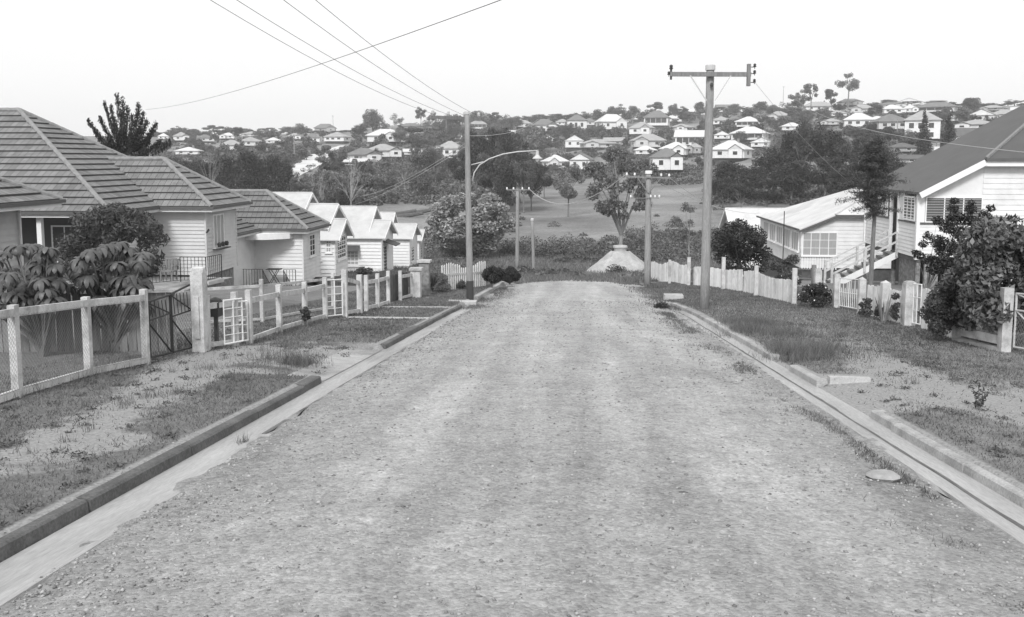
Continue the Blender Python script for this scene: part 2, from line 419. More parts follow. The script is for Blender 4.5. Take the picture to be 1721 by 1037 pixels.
def rng(src, a, c, lo, hi):
    q = n.nodes.new('ShaderNodeMapRange'); q.inputs[1].default_value = a; q.inputs[2].default_value = c; q.inputs[3].default_value = lo; q.inputs[4].default_value = hi; L.new(src, q.inputs[0]); return q.outputs[0]
cur = mth('MULTIPLY', cur, rng(tr.outputs[0], .35, .65, .84, 1.14)); cur = mth('MULTIPLY', cur, rng(g1.outputs[0], .3, .7, .62, 1.38))
cur = mth('MULTIPLY', cur, rng(g2.outputs[0], .3, .7, .86, 1.13)); cur = mth('MULTIPLY', cur, rng(vo.outputs[1], 0, 1, .74, 1.2))
L.new(cur, b.inputs['Base Color'])
bp = N('ShaderNodeBump', Distance=.03, Strength=.9); L.new(mth('ADD', g1.outputs[0], mth('MULTIPLY', vo.outputs[0], -.35)), bp.inputs['Height']); L.new(bp.outputs[0], b.inputs['Normal'])
atn = N('ShaderNodeAttribute'); atn.attribute_name = 'packed'; cur = mth('MULTIPLY', cur, rng(atn.outputs['Fac'], 0, 1, .84, 1.12)); L.new(cur, b.inputs['Base Color'])
me = npmesh('road', V, Fq, m, smooth=True); pk = []
for x, y, z in V:
    q = .52+.12*mn.noise(Vector((x*.8, y*.12, 11)))
    for c_, w_, a_ in ((-1.55, .28, .3), (-.35, .25, .22), (.55, .3, .34), (1.75, .25, .26)):
        cx_ = c_+.22*mn.noise(Vector((c_, y*.07, 12))); q += a_*math.exp(-((x-cx_)/w_)**2)*(1+.6*mn.noise(Vector((c_, y*.3, 13))))
    q -= .5*ss(2.0, 3.1, abs(x+.1)+.35*mn.noise(Vector((x*.6, y*.5, 14)))); pk.append(max(0., min(1., q+.16*mn.noise(Vector((x*5, y*2.5, 15))))))
me.attributes.new('packed', 'FLOAT', 'POINT').data.foreach_set('value', np.array(pk, np.float32))
setp(link('road', me), kind='structure')

# kerbs and concrete channels, swept along the street
def sweep(name, m, kf, y0, y1, prof, step=.5, joint=0, smooth=False, wob=0.):
    """prof: list of (offset outward, height)"""
    mb = MB(); ya = y0; run = 1.8 if joint else 1e9; i = 0
    while ya < y1-.05:
        yb = min(y1, ya+run); nn = max(1, int((yb-ya)/step)); rows = []
        jx = rnd.uniform(-.012, .012) if joint else 0; jz = rnd.uniform(-.01, .01) if joint else 0
        for k in range(nn+1):
            y = ya+(yb-ya-joint)*k/nn; kx = kf(y); sg = 1 if kx > 0 else -1; row = []
            for qi, (o, h) in enumerate(prof):
                ww = wob*mn.noise(Vector((qi, y*2.1, 4))) if qi in (0, len(prof)-1) else 0
                row.append(Vector((kx+sg*(o+jx+ww), y, zc(y)+h+jz)))
            rows.append(row)
        for k in range(nn):
            for j in range(len(prof)-1):
                q = [rows[k][j], rows[k][j+1], rows[k+1][j+1], rows[k+1][j]]
                mb.poly(q if rows[0][0].x > 0 else q[::-1])
        mb.poly(rows[0]); mb.poly(rows[-1][::-1]); ya = yb
    return struct(name, mb, m)
KP = [(-.012, -.06), (0, .085), (.02, .10), (.14, .105), (.15, .05)]
CP = [(-.46, -.03), (-.45, .004), (-.2, -.008), (-.02, .0), (.01, -.03)]
CPR = [(-.42, -.03), (-.41, .004), (-.3, .006), (-.2, -.015), (-.1, .0), (.01, .004), (.02, -.03)]
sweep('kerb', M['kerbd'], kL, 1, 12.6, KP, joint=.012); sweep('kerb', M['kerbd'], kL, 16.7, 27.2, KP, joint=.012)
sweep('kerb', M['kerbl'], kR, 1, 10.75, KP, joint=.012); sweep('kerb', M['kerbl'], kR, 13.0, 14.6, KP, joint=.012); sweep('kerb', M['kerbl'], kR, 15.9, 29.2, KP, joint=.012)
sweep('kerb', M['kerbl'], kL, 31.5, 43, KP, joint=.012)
M['channel'] = mat('channel_concrete', .37, .8, .15, 1.5, .004, 20, stretch=(3, .3, 1), grain=(25, .15), stain=.3)
sweep('channel', M['channel'], kL, 1, 9.2, CP, wob=.03, step=.2); sweep('channel', M['channel'], lambda y: kL(y)+.0, 9.2, 28, [(-.34, -.03), (-.33, .004), (-.15, -.006), (.01, .003), (.02, -.03)], wob=.04, step=.25)
sweep('channel', M['channel'], kR, 1, 27, CPR, wob=.03, step=.25)
M['silt'] = mat('damp_silt', .13, .95, .3, 4.)
rows = []; mb = MB()
for k in range(120):
    y = 3+k*.2; o = .235+.03*mn.noise(Vector((1, y*.8, 6))); w_ = .018+.022*abs(mn.noise(Vector((2, y*1.7, 6)))); rows.append((Vector((kR(y)-o-w_, y, zc(y)-.0)), Vector((kR(y)-o+w_, y, zc(y)-.004))))
for a, b in zip(rows[:-1], rows[1:]): mb.poly([a[0], a[1], b[1], b[0]])
struct('silt', mb, M['silt'])
# driveway crossings and little path slabs
def slab(name, pts, m, th=.05, up=.02):
    mb = MB(); T = [Vector((x, y, G(x, y)+up)) for x, y in pts]
    mb.poly(T); n_ = len(T)
    for k in range(n_): mb.poly([T[k], T[(k+1) % n_], T[(k+1) % n_]-Vector((0, 0, th+.05)), T[k]-Vector((0, 0, th+.05))][::-1])
    return struct(name, mb, m)
mb = MB()
for k in range(12):      # left driveway crossing, ramping from the channel
    o0, o1 = k/12*.6, (k+1)/12*.6
    for j in range(8):
        ya, yb = 12.75+3.7*j/8, 12.75+3.7*(j+1)/8
        mb.poly([(kL(y)-o, y, zc(y)+.012+.11*ss(0, 1.4, o)) for y, o in ((ya, o0), (yb, o0), (yb, o1), (ya, o1))][::-1])
struct('driveway', mb, M['kerbl'])
for ya in (21.9, 25.6):
    slab('path', [(-5.6, ya), (-3.6, ya+.1), (-3.6, ya+.42), (-5.6, ya+.32)], M['concrete'])
single('kerb_block', MB().bar((3.58, 13.1, G(3.7, 13.05)-.04), (4.15, 13.12, G(4.15, 13.05)-.05), .1, .14), M['concrete'], 'low concrete edging running from the short right-hand kerb into the verge', 'concrete edging', (4, 13.1, G(4, 13)))
p = hit(1133, 503); single('kerb_block', MB().box(p.x-.35, p.x+.3, p.y-.2, p.y+.25, p.z-.1, p.z+.17), M['concrete'], 'pale concrete block at the far end of the right-hand kerb', 'concrete block', p)
p = hit(783, 509); single('kerb_block', MB().box(p.x-.55, p.x+.35, p.y-.3, p.y+.1, p.z-.1, p.z+.08), M['concrete'], 'pale concrete block at the foot of the street-lamp pole', 'concrete block', p)

# ------------------------------------------------------------------ house pieces
def body(root, x0, x1, y0, y1, z0, z1, m, pitch=.19, lip=.038, name='wall', label=None):
    mb = MB()
    mb.courses([(x1, y0, z0), (x1, y1, z0), (x1, y1, z1), (x1, y0, z1)], (1, 0, 0), pitch, lip)
    mb.courses([(x0, y0, z0), (x0, y1, z0), (x0, y1, z1), (x0, y0, z1)], (-1, 0, 0), pitch, lip)
    mb.courses([(x0, y0, z0), (x1, y0, z0), (x1, y0, z1), (x0, y0, z1)], (0, -1, 0), pitch, lip)
    mb.courses([(x0, y1, z0), (x1, y1, z0), (x1, y1, z1), (x0, y1, z1)], (0, 1, 0), pitch, lip)
    for x, y in ((x0, y0), (x1, y0), (x0, y1), (x1, y1)): mb.box(x-.04, x+.04, y-.04, y+.04, z0-.01, z1)
    o = mb.build(name, m, root)
    if label: o['label'] = label
    return o
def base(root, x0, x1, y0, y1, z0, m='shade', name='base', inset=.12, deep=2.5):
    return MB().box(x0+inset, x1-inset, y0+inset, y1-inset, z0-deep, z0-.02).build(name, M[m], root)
def eaves(root, x0, x1, y0, y1, z, fas='whitetrim', gut=True):
    mb = MB(); mb.box(x0+.05, x1-.05, y0+.05, y1-.05, z-.16, z-.12); s = mb.build('soffit', M['soffit'], root)
    mb = MB(); t = .03
    mb.box(x0, x1, y0, y0+t, z-.2, z-.005); mb.box(x0, x1, y1-t, y1, z-.2, z-.005); mb.box(x0, x0+t, y0+t, y1-t, z-.2, z-.005); mb.box(x1-t, x1, y0+t, y1-t, z-.2, z-.005)
    mb.build('fascia', M[fas], root)
    if gut:
        mb = MB(); g = .1
        mb.box(x0-g, x1+g, y0-g, y0-.003, z-.09, z+.02); mb.box(x0-g, x1+g, y1+.003, y1+g, z-.09, z+.02)
        mb.box(x0-g, x0-.003, y0, y1, z-.09, z+.02); mb.box(x1+.003, x1+g, y0, y1, z-.09, z+.02); mb.build('gutter', M['gutter'], root)
def hip(root, x0, x1, y0, y1, z, ra, rb, m, tile=True, pitch=.41, lip=.06, fas='whitetrim', name='roof', gut=True):
    """ra: ridge end at the x0 side, rb: ridge end at the x1 side (both 3D)"""
    a, b, c, d = (x0, y0, z), (x1, y0, z), (x1, y1, z), (x0, y1, z); mb = MB()
    L_ = lip if tile else 0.004
    pt = pitch if tile else 9
    if (Vector(ra)-Vector(rb)).length < .01: F4 = [([a, b, rb], (0, -1, 1)), ([b, c, rb], (1, 0, 1)), ([c, d, rb], (0, 1, 1)), ([d, a, ra], (-1, 0, 1))]
    else: F4 = [([a, b, rb, ra], (0, -1, 1)), ([b, c, rb], (1, 0, 1)), ([c, d, ra, rb], (0, 1, 1)), ([d, a, ra], (-1, 0, 1))]
    for pl, n in F4: mb.courses(pl, n, pt, L_)
    mb.box(x0+.01, x1-.01, y0+.01, y1-.01, z-.03, z-.008)
    ro = mb.build(name, m, root)
    rc = MB(); r = .1 if tile else .045
    segs = [(a, ra), (d, ra), (b, rb), (c, rb)]
    if (Vector(ra)-Vector(rb)).length > .01: segs.append((ra, rb))
    for p, q in segs:
        p = Vector(p); q = Vector(q); nn = max(1, int((q-p).length/.42)) if tile else 1
        for k in range(nn):
            A = p+(q-p)*(k/nn); B_ = p+(q-p)*((k+1)/nn); rc.tube([A+Vector((0, 0, .015)), B_+Vector((0, 0, .045 if tile else .015))], [r*1.08, r*.9], 8)
    rc.build('ridge_cap', M['ridge'] if tile else m, ro)
    eaves(root, x0, x1, y0, y1, z, fas, gut); return ro
def gable(root, xf, xb, y0, y1, ze, zr, m, over=.45, wallx=None, wm=None, name='gable_roof', th=.07, trusswhite=True):
    """ridge along x; front (street) at the xf end"""
    ym = (y0+y1)/2; mb = MB()
    s = 1 if xf > xb else -1
    for yy in (y0, y1):
        A, B_, C, D = Vector((xf, yy, ze)), Vector((xb, yy, ze)), Vector((xb, ym, zr)), Vector((xf, ym, zr)); dn = Vector((0, 0, -th))
        mb.poly([A, B_, C, D]); mb.poly([A+dn, B_+dn, C+dn, D+dn]); mb.poly([A, A+dn, D+dn, D]); mb.poly([A, B_, B_+dn, A+dn]); mb.poly([B_, C, C+dn, B_+dn])
    ro = mb.build(name, m, root)
    rc = MB(); rc.tube([(xf, ym, zr+.01), (xb, ym, zr+.01)], .05, 8); rc.build('ridge_cap', m, ro)
    bb = MB()
    for yy in (y0-.08, y1+.08):
        k = (zr-ze)/(ym-y0); zz = ze-.08*k
        bb.bar((xf+s*.02, yy, zz-.09), (xf+s*.02, ym, zr-.09), .035, .2, up=(0, 0, 1))
    bb.build('bargeboard', M['whitetrim'], root)
    if wallx is not None:
        mb = MB(); k = (zr-ze)/(ym-y0); o = .35
        mb.courses([(wallx, y0+o, ze-.05+k*0), (wallx, y1-o, ze-.05), (wallx, y1-o, ze+k*o-.1), (wallx, ym, zr-.12), (wallx, y0+o, ze+k*o-.1)], (s, 0, 0), .19, .02)
        mb.build('gable_wall', wm or M['white'], root)
    return ro
def window(root, axis, pos, a0, a1, z0, z1, out, nv=2, nh=1, glass='glass', fr='whitetrim', sill=True, fw=.06, name='window', pd=.04, slats=0):
    """axis 'x': wall plane x=pos, spans y a0..a1; axis 'y': wall plane y=pos, spans x"""
    a0, a1 = min(a0, a1), max(a0, a1)
    def bx(mb, p0, p1, b0, b1, c0, c1):
        q0, q1 = min(pos+out*p0, pos+out*p1), max(pos+out*p0, pos+out*p1)
        if axis == 'x': mb.box(q0, q1, b0, b1, c0, c1)
        else: mb.box(b0, b1, q0, q1, c0, c1)
    mb = MB(); t = pd
    bx(mb, 0, t+.03, a0, a1, z1-fw, z1); bx(mb, 0, t+.03, a0, a1, z0, z0+fw); bx(mb, 0, t+.03, a0, a0+fw, z0+fw, z1-fw); bx(mb, 0, t+.03, a1-fw, a1, z0+fw, z1-fw)
    for k in range(1, nv): q = a0+(a1-a0)*k/nv; bx(mb, 0, t+.02, q-.022, q+.022, z0+fw, z1-fw)
    for k in range(1, nh): q = z0+(z1-z0)*k/nh; bx(mb, 0, t+.015, a0+fw, a1-fw, q-.015, q+.015)
    wo_ = mb.build(name, M[fr], root)
    mb = MB(); bx(mb, 0, t, a0+fw, a1-fw, z0+fw, z1-fw); mb.build('pane', M[glass], wo_)
    if slats:
        mb = MB()
        for k in range(slats): q = z0+fw+(z1-z0-2*fw)*(k+.5)/slats; bx(mb, t, t+.025, a0+fw, a1-fw, q-.012, q+.012)
        mb.build('louvre_slats', M['glass'] if glass == 'curtain' else M['curtain'], wo_)
    if sill:
        mb = MB(); bx(mb, 0, t+.09, a0-.05, a1+.05, z0-.06, z0-.004); mb.build('sill', M[fr], wo_)
    return wo_
def rails(mb, pts, h, sp=.13, r=.011, bottom=.08):
    """iron balustrade along a polyline of floor points"""
    pts = [Vector(p) for p in pts]
    for a, b in zip(pts[:-1], pts[1:]):
        mb.bar(a+Vector((0, 0, h)), b+Vector((0, 0, h)), .035, .02); mb.bar(a+Vector((0, 0, bottom)), b+Vector((0, 0, bottom)), .02, .02)
        nn = max(1, int((b-a).length/sp))
        for k in range(nn+1):
            p = a.lerp(b, k/nn); rr = .02 if k in (0, nn) else r
            mb.tube([p+Vector((0, 0, 0 if k in (0, nn) else bottom)), p+Vector((0, 0, h))], rr, 5)

# ---- house nearest on the left: only the corner of its roof and wall shows
c = P(103, 336, 27.6); wl = P(32, 380, 26.9); ze = c.z
t = thing('house', 'cream weatherboard house cut off by the left edge, nearest of the tiled houses', 'house', (-20, 24, G(-20, 24)))
body(t, -27, wl.x, 18, wl.y, ze-2.7, ze-.15, M['cream']); base(t, -27, wl.x, 18, wl.y, ze-2.7, 'stone')
a = P(10, 297, 24.5)
hip(t, -28, c.x, 17.4, c.y, ze, (-23, 22.5, ze+2.6), (-20.6, 22.5, ze+2.6), M['tile'])
MB().tube([(wl.x+.1, wl.y-.1, ze-.1), (wl.x+.1, wl.y-.1, ze-2.7)], .04, 8).build('downpipe', M['whitetrim'], t)

# ---- tiled house with the big hip roof
Nn = P(356, 348, 36.5); ze = Nn.z; fy = PX(420, 341, Nn.x).y; mn_ = PZ(185, 357, ze); mfy = 43.0; my = (mn_.y+mfy)/2
ap = P(32, 186, my); wa = P(275, 268, (Nn.y+fy)/2); zf = ze-2.85
t = thing('house', 'cream weatherboard house with the largest tiled hip roof and a black-railed terrace', 'house', (-18, 37, G(-18, 37)))
H1 = t
wx = Nn.x-.5
body(t, -22, wx, Nn.y+.5, fy-.5, zf, ze-.15, M['cream'], .155)
xw = mn_.x-.6
body(t, -31, xw, mn_.y+2.3, mfy-.5, zf, ze-.15, M['cream'], .155)
base(t, -22, wx, Nn.y+.5, fy-.5, zf, 'stone'); base(t, -31, xw, mn_.y+.6, mfy-.5, zf, 'stone')
MB().box(-31, xw, mn_.y+.5, mn_.y+2.3, zf-.15, zf).build('porch_floor', M['concrete'], t)
p = P(68, 390, mn_.y+.35); MB().box(p.x-.09, p.x+.09, p.y-.09, p.y+.09, zf, ze-.17).build('porch_post', M['whitetrim'], t)
M['porch'] = mat('porch_shade_paint', .10, .7, .1, 3.)  # recess shade put into this siding's colour, along with dark paint
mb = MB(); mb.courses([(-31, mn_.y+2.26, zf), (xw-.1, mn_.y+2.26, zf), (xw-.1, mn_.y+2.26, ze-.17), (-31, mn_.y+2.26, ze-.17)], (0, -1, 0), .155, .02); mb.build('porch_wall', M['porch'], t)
hip(t, -34, mn_.x, mn_.y, mfy, ze, (-28, my, ap.z), (ap.x, my, ap.z), M['tile'])
hip(t, -26, Nn.x, Nn.y, fy, ze-.004, (-25, wa.y, wa.z), (wa.x, wa.y, wa.z), M['tile'], name='wing_roof')
a, b = PX(357, 400, wx), PX(375, 400, wx); z1, z0 = PX(366, 359, wx).z, PX(366, 414, wx).z
window(t, 'x', wx, a.y, b.y, z0, z1, 1, 3, 1, 'curtain')
mb = MB()
for k in range(3): q = a.y+(b.y-a.y)*(.15+.35*k); mb.lathe((wx+.22, q, z0), [(.07, 0), (.09, .12), (.1, .14), (.05, .2)], 8)
mb.box(wx, wx+.32, a.y-.05, b.y+.05, z0-.1, z0-.06); mb.build('flower_box', M['dark'], t)
a, b = P(88, 400, mn_.y+2.3), P(132, 400, mn_.y+2.3); window(t, 'y', mn_.y+2.3, a.x, b.x, zf+.8, zf+2.2, -1, 2, 1)
mb = MB(); mb.bar(PX(345, 391, wx)+Vector((.05, 0, 0)), PX(349, 386, wx)+Vector((.05, 0, 0)), .05, .07); mb.build('wall_lamp', M['dark'], t)
# terrace with iron railings
A, B_, C = PZ(304, 474, zf), PZ(347, 474, zf), PZ(373, 468, zf)
mb = MB(); gx = G(B_.x, B_.y)
for q in [[(A.x, A.y), (B_.x, B_.y), (C.x, C.y), (wx, C.y), (wx, A.y)]]:
    top = [Vector((x, y, zf)) for x, y in q]; mb.poly(top)
    for k in range(5): mb.poly([top[k], top[(k+1) % 5], Vector((top[(k+1) % 5].x, top[(k+1) % 5].y, gx-.5)), Vector((top[k].x, top[k].y, gx-.5))])
mb.build('terrace', M['stone'], t)
mb = MB(); mb.bar(B_+Vector((0, 0, -.06)), C+Vector((0, 0, -.06)), .2, .14); mb.bar(A+Vector((0, 0, -.06)), B_+Vector((0, 0, -.06)), .2, .14); mb.build('terrace_coping', M['concrete'], t)
mb = MB(); D = Vector((A.x-1.0, A.y-.9, G(A.x-1, A.y-.9)+.1)); rails(mb, [C, B_, A], .98); rails(mb, [A, D], .9)
mb.build('railing', M['iron'], t)
mb = MB(); q = Vector((A.x-2.4, A.y-1.5, 0))
for k in range(4): mb.box(A.x-1.3, A.x+.1, A.y-.1-.3*(k+1), A.y-.1-.3*k, gx-.4, zf-.17*(k+1))
mb.build('steps', M['concrete'], t)
q = hit(290, 484, lo=28); mb = MB(); g0 = G(q.x, q.y)
mb.poly([(q.x-2.8, q.y-2, g0+.1), (q.x+1.0, q.y-2, g0+.1), (q.x+1.4, q.y+2.6, g0+.1), (q.x-2.8, q.y+2.6, g0+.1)])
struct('patio', mb, M['kerbl'])
def chair(name, label, loc, m, rz=0, s=1.0):
    t = thing(name, label, 'chair', loc, rz=0); x, y, z = loc; w = .28*s
    MB().box(x-w, x+w, y-w, y+w, z+.4*s, z+.44*s).build('seat', M[m], t)
    mb = MB()
    for k in range(5): mb.box(x-w+.02+k*w*.46, x-w+.1+k*w*.46, y+w-.03, y+w, z+.45*s, z+.9*s)
    mb.box(x-w, x+w, y+w-.035, y+w+.005, z+.9*s, z+.96*s); mb.build('backrest', M[m], t)
    for ax in (-1, 1):
        for ay in (-1, 1): MB().box(x+ax*(w-.03)-.025, x+ax*(w-.03)+.025, y+ay*(w-.03)-.025, y+ay*(w-.03)+.025, z, z+.4*s).build('leg', M[m], t)
        mb = MB().box(x+ax*w-.03, x+ax*w+.03, y-w, y+w, z+.62*s, z+.66*s); mb.box(x+ax*w-.02, x+ax*w+.02, y-w, y-w+.04, z+.4*s, z+.62*s); mb.build('armrest', M[m], t)
    return t
q = P(284, 471, 33.5); chair('garden_chair', 'slatted garden armchair on the patio, left of the black terrace railings', (q.x, q.y, q.z), 'timber', s=.85)

# ---- second tiled house with curved porch canopy
Nn = P(518, 386, 47.0); ze = Nn.z; fy = PX(553, 374, Nn.x).y; wa = P(448, 322, (Nn.y+fy)/2)
t = thing('house', 'cream weatherboard house with tiled hip roof and a curved porch canopy over black railings', 'house', (-17, 48, G(-17, 48)))
xm = P(437, 385, 47.0).x; mx0, my0, my1 = -30, 42.5, 54.
wx = Nn.x-.45; zf = PX(503, 479, wx).z; xw = xm-.5
body(t, -22, wx, Nn.y+.45, fy-.45, zf, ze-.15, M['cream2'], .2)
body(t, -29, xw, my0+.6, my1-.5, zf, ze-.15, M['cream2'], .2)
base(t, -22, wx, Nn.y+.45, fy-.45, zf, 'timberd'); base(t, -29, xw, my0+.6, my1-.5, zf, 'timberd')
hip(t, -26, Nn.x, Nn.y, fy, ze, (-25, wa.y, wa.z), (wa.x, wa.y, wa.z), M['tile2'], name='wing_roof')
hip(t, mx0, xm, my0, my1, ze+.006, (-26, 48.2, wa.z-.1), (xm-4.6, 48.2, wa.z-.1), M['tile2'])
a, b = PX(519, 420, wx), PX(528, 420, wx); window(t, 'x', wx, a.y, b.y, PX(524, 430, wx).z, PX(524, 393, wx).z, 1, 2, 4)
sy = Nn.y+.45; a, b = P(416, 420, sy), P(422, 420, sy); window(t, 'y', sy, a.x, b.x, zf+.1, ze-.2, -1, 1, 3, name='side_light')
# canopy: flat slab with a rounded front
cx0, cx1 = P(392, 392, sy).x, P(492, 392, sy).x; mb = MB(); top = []; zt = P(440, 392, sy-.8).z
for k in range(13): u = k/12; top.append(Vector((cx0+(cx1-cx0)*u, sy-1.55*math.sin(math.pi*(.12+.76*u))**.8+.2*u, zt)))
top = [Vector((cx0, sy, zt))]+top+[Vector((cx1, sy, zt))]; mb.poly(top); mb.poly([v-Vector((0, 0, .3)) for v in top][::-1])
for k in range(len(top)-1): mb.poly([top[k], top[k+1], top[k+1]-Vector((0, 0, .3)), top[k]-Vector((0, 0, .3))][::-1])
mb.build('canopy', M['whitetrim'], t)
pz = zf; px0, px1 = P(398, 470, sy-1.6).x, wx-.1
MB().box(px0-1, px1, sy-1.9, sy-.02, pz-.22, pz-.02).build('porch_floor', M['concrete'], t)
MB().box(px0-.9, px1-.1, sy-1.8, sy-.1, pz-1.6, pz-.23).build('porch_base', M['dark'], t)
mb = MB(); A, B_, C, D = Vector((P(405, 470, sy-1.8).x, sy-1.8, pz-.02)), Vector((P(442, 470, sy-1.8).x, sy-1.8, pz-.02)), Vector((P(477, 470, sy-1.8).x, sy-1.8, pz-.02)), Vector((P(497, 470, sy-1.8).x, sy-1.8, pz-.02))
rails(mb, [A, B_], .95); rails(mb, [C, D], .95); rails(mb, [B_, B_+Vector((.9, -1.1, -.9))], .9); rails(mb, [C, C+Vector((.9, -1.1, -.9))], .9); mb.build('railing', M['iron'], t)
mb = MB()
for k in range(5): o = Vector((.16*k, -.22*k, -.18*k)); mb.poly([B_+o, C+o, C+o+Vector((.16, -.24, 0)), B_+o+Vector((.16, -.24, 0))]); mb.poly([B_+o+Vector((.16, -.24, 0)), C+o+Vector((.16, -.24, 0)), C+o+Vector((.16, -.24, -.18)), B_+o+Vector((.16, -.24, -.18))])
mb.build('steps', M['concrete'], t)
q = Vector((P(461, 470, sy-.8).x, sy-.8, pz-.02)); tb = thing('porch_table', 'small dark folding table standing on the railed porch under the curved canopy', 'table', q)
MB().box(q.x-.36, q.x+.36, q.y-.25, q.y+.25, q.z+.82, q.z+.86).build('tabletop', M['dark'], tb)
for s_ in (-1, 1):
    for e in (-.18, .18): MB().bar((q.x-s_*.28, q.y+e, q.z), (q.x+s_*.22, q.y+e, q.z+.82), .03, .03, up=(0, 1, 0)).build('leg', M['dark'], tb)

# ---- row of white gabled cottages stepping down the left side
def cottage(label, yc, cpx, epx, fpx, eave_py, floor_py, apex, gab, kind, wallm='white'):
    cw = P(cpx, 430, yc); x = cw.x; y0 = yc; y1 = PX(fpx, 430, x).y
    ze = P(cpx, eave_py, yc-.3).z; zf = P(cpx, floor_py, yc).z; ym = (y0+y1)/2; ap_ = P(apex[0], apex[1], ym); xa = max(x+.35, ap_.x)
    zr = ap_.z; ya = ym
    ye = y0-.35; yh = 2*ya-ye
    g0 = G(x, yc); t = thing('cottage', label, 'house', (x-3, yc+3, min(g0, zf)))
    gable(t, xa, x-7.5, ye, yh, ze, zr, M['iron_roof'], wallx=x+.0, name='gable_roof')
    body(t, x-7.3, x, y0, yh-.4, zf, ze-.0, M[wallm], .26, .055)
    base(t, x-7.3, x, y0, yh-.4, zf, 'timberd')
    for (ax, ay), (bx, by), wd in gab:
        A = P(ax, ay, y0+.35+wd); B_ = PX(bx, by, A.x); k = abs((A.z-B_.z)/(B_.y-A.y))
        k = min(.8, max(.45, k))
        gable(t, A.x, A.x-9, A.y-wd, A.y+wd, A.z-k*wd, A.z, M['iron_roof'], wallx=A.x-.75, name='gable_roof')
        body(t, A.x-8.6, A.x-.77, A.y-wd+.4, A.y+wd-.4, zf, A.z-k*wd+.1, M[wallm], .26, .055)
    return t, x, y0, y1, zf, ze
t, x, y0, y1, zf, ze = cottage('white cottage with three stepped pale gables, directly below the house with curved canopy', 56, 563, 570, 583, 403, 466, (582, 368), [((569, 343), (580, 363), 2.6), ((525, 324), (537, 345), 3.4)], 0)
window(t, 'x', x, PX(566, 420, x).y, PX(580, 420, x).y, PX(570, 437, x).z, PX(570, 396, x).z, 1, 4, 3, fw=.09)
a, b = P(547, 420, y0), P(558, 420, y0); window(t, 'y', y0, a.x, b.x, P(550, 425, y0).z, P(550, 404, y0).z, -1, 4, 4)
a, b = P(532, 420, y0), P(540, 420, y0); window(t, 'y', y0, a.x, b.x, P(535, 438, y0).z, P(535, 404, y0).z, -1, 2, 3)
t, x, y0, y1, zf, ze = cottage('white cottage with two stepped pale gables and a hooded window in its side wall', 68, 641, 647, 660, 400, 463, (655, 370), [((633, 347), (642, 370), 3.0)], 1)
a, b = P(583, 430, y0), P(603, 430, y0); z1, z0 = P(590, 422, y0).z, P(590, 447, y0).z
window(t, 'y', y0, a.x, b.x, z0, z1, -1, 3, 1, glass='curtain')
mb = MB(); mb.poly([(a.x-.1, y0-.02, z1+.45), (b.x+.1, y0-.02, z1+.45), (b.x+.1, y0-.75, z1+.05), (a.x-.1, y0-.75, z1+.05)]); mb.poly([(a.x-.1, y0-.02, z1+.4), (b.x+.1, y0-.02, z1+.4), (b.x+.1, y0-.75, z1), (a.x-.1, y0-.75, z1)][::-1]); mb.build('window_hood', M['shade'], t)
a, b = PX(645, 430, x), PX(649, 430, x); mb = MB().box(x-.02, x+.05, a.y, b.y, zf+.05, PX(645, 415, x).z); mb.build('door', M['shade'], t)
mb = MB(); zz = PX(645, 412, x).z; mb.poly([(x, a.y-.3, zz+.35), (x+1., a.y-.3, zz), (x+1., b.y+.8, zz), (x, b.y+.8, zz+.35)]); mb.poly([(x, a.y-.3, zz+.3), (x, b.y+.8, zz+.3), (x+1., b.y+.8, zz-.05), (x+1., a.y-.3, zz-.05)]); mb.build('door_hood', M['shade'], t)
t, x, y0, y1, zf, ze = cottage('white cottage third in the row of pale-gabled cottages stepping down the left side', 79, 688, 693, 701, 401, 462, (700, 376), [((664, 357), (668, 375), 2.6)], 2)
window(t, 'x', x, PX(691, 430, x).y, PX(695, 430, x).y, PX(693, 440, x).z, PX(693, 415, x).z, 1, 2, 2)
t, x, y0, y1, zf, ze = cottage('farthest cottage of the left row, its gable against the domed tree', 88, 704, 706, 712, 404, 458, (712, 386), [], 3)
window(t, 'x', x, PX(706, 430, x).y, PX(709, 430, x).y, PX(707, 435, x).z, PX(707, 412, x).z, 1, 2, 2)

# ---- right: big dark-roofed bungalow on stumps
y0 = 42.; c = P(1542, 380, y0); x1 = c.x; e = P(1547, 323, y0-.4); T_ = P(1657, 267, y0-.4); k = (T_.z-e.z)/(T_.x-e.x)
yf = PX(1455, 365, x1).y; zf = PX(1541, 433, x1).z; xr = T_.x+(yf+.3-(y0-.4)); zr = T_.z+k*(xr-T_.x); xe2 = xr+(xr-T_.x)
t = thing('bungalow', 'white bungalow on stumps with a dark iron roof and long front steps, right edge', 'house', (x1+5, y0+4, G(x1+5, y0+4)))
mb = MB(); ya = y0-.4; yb = yf+.3; th = Vector((0, 0, -.08))
E0, E1, AP = Vector((e.x, ya, e.z)), Vector((e.x, yb, e.z)), Vector((xr, yb, zr)); Tv = Vector((T_.x, ya, T_.z)); X2 = Vector((xe2, ya, T_.z)); X3 = Vector((xe2, yb, T_.z))
for pl in ([E0, Tv, AP, E1], [Tv, X2, AP], [X2, X3, AP]): mb.poly(pl); mb.poly([v+th for v in pl][::-1])
mb.poly([E1, AP, X3, Vector((xe2, yb, e.z-.3)), Vector((e.x, yb, e.z-.3))]); mb.poly([E0, E1, E1+th, E0+th]); mb.poly([Tv, X2, X2+th, Tv+th])
ro = mb.build('roof', M['iron_dark'], t)
mb = MB(); mb.tube([Tv+Vector((0, 0, .02)), AP+Vector((0, 0, .02))], .09, 6); mb.build('ridge_cap', M['timber'], ro)
dv = (Tv-E0); MB().bar(E0+Vector((0, -.02, -.15)), Tv+Vector((0, -.02, -.15)), .04, .26, up=(0, 0, 1)).build('bargeboard', M['whitetrim'], t)
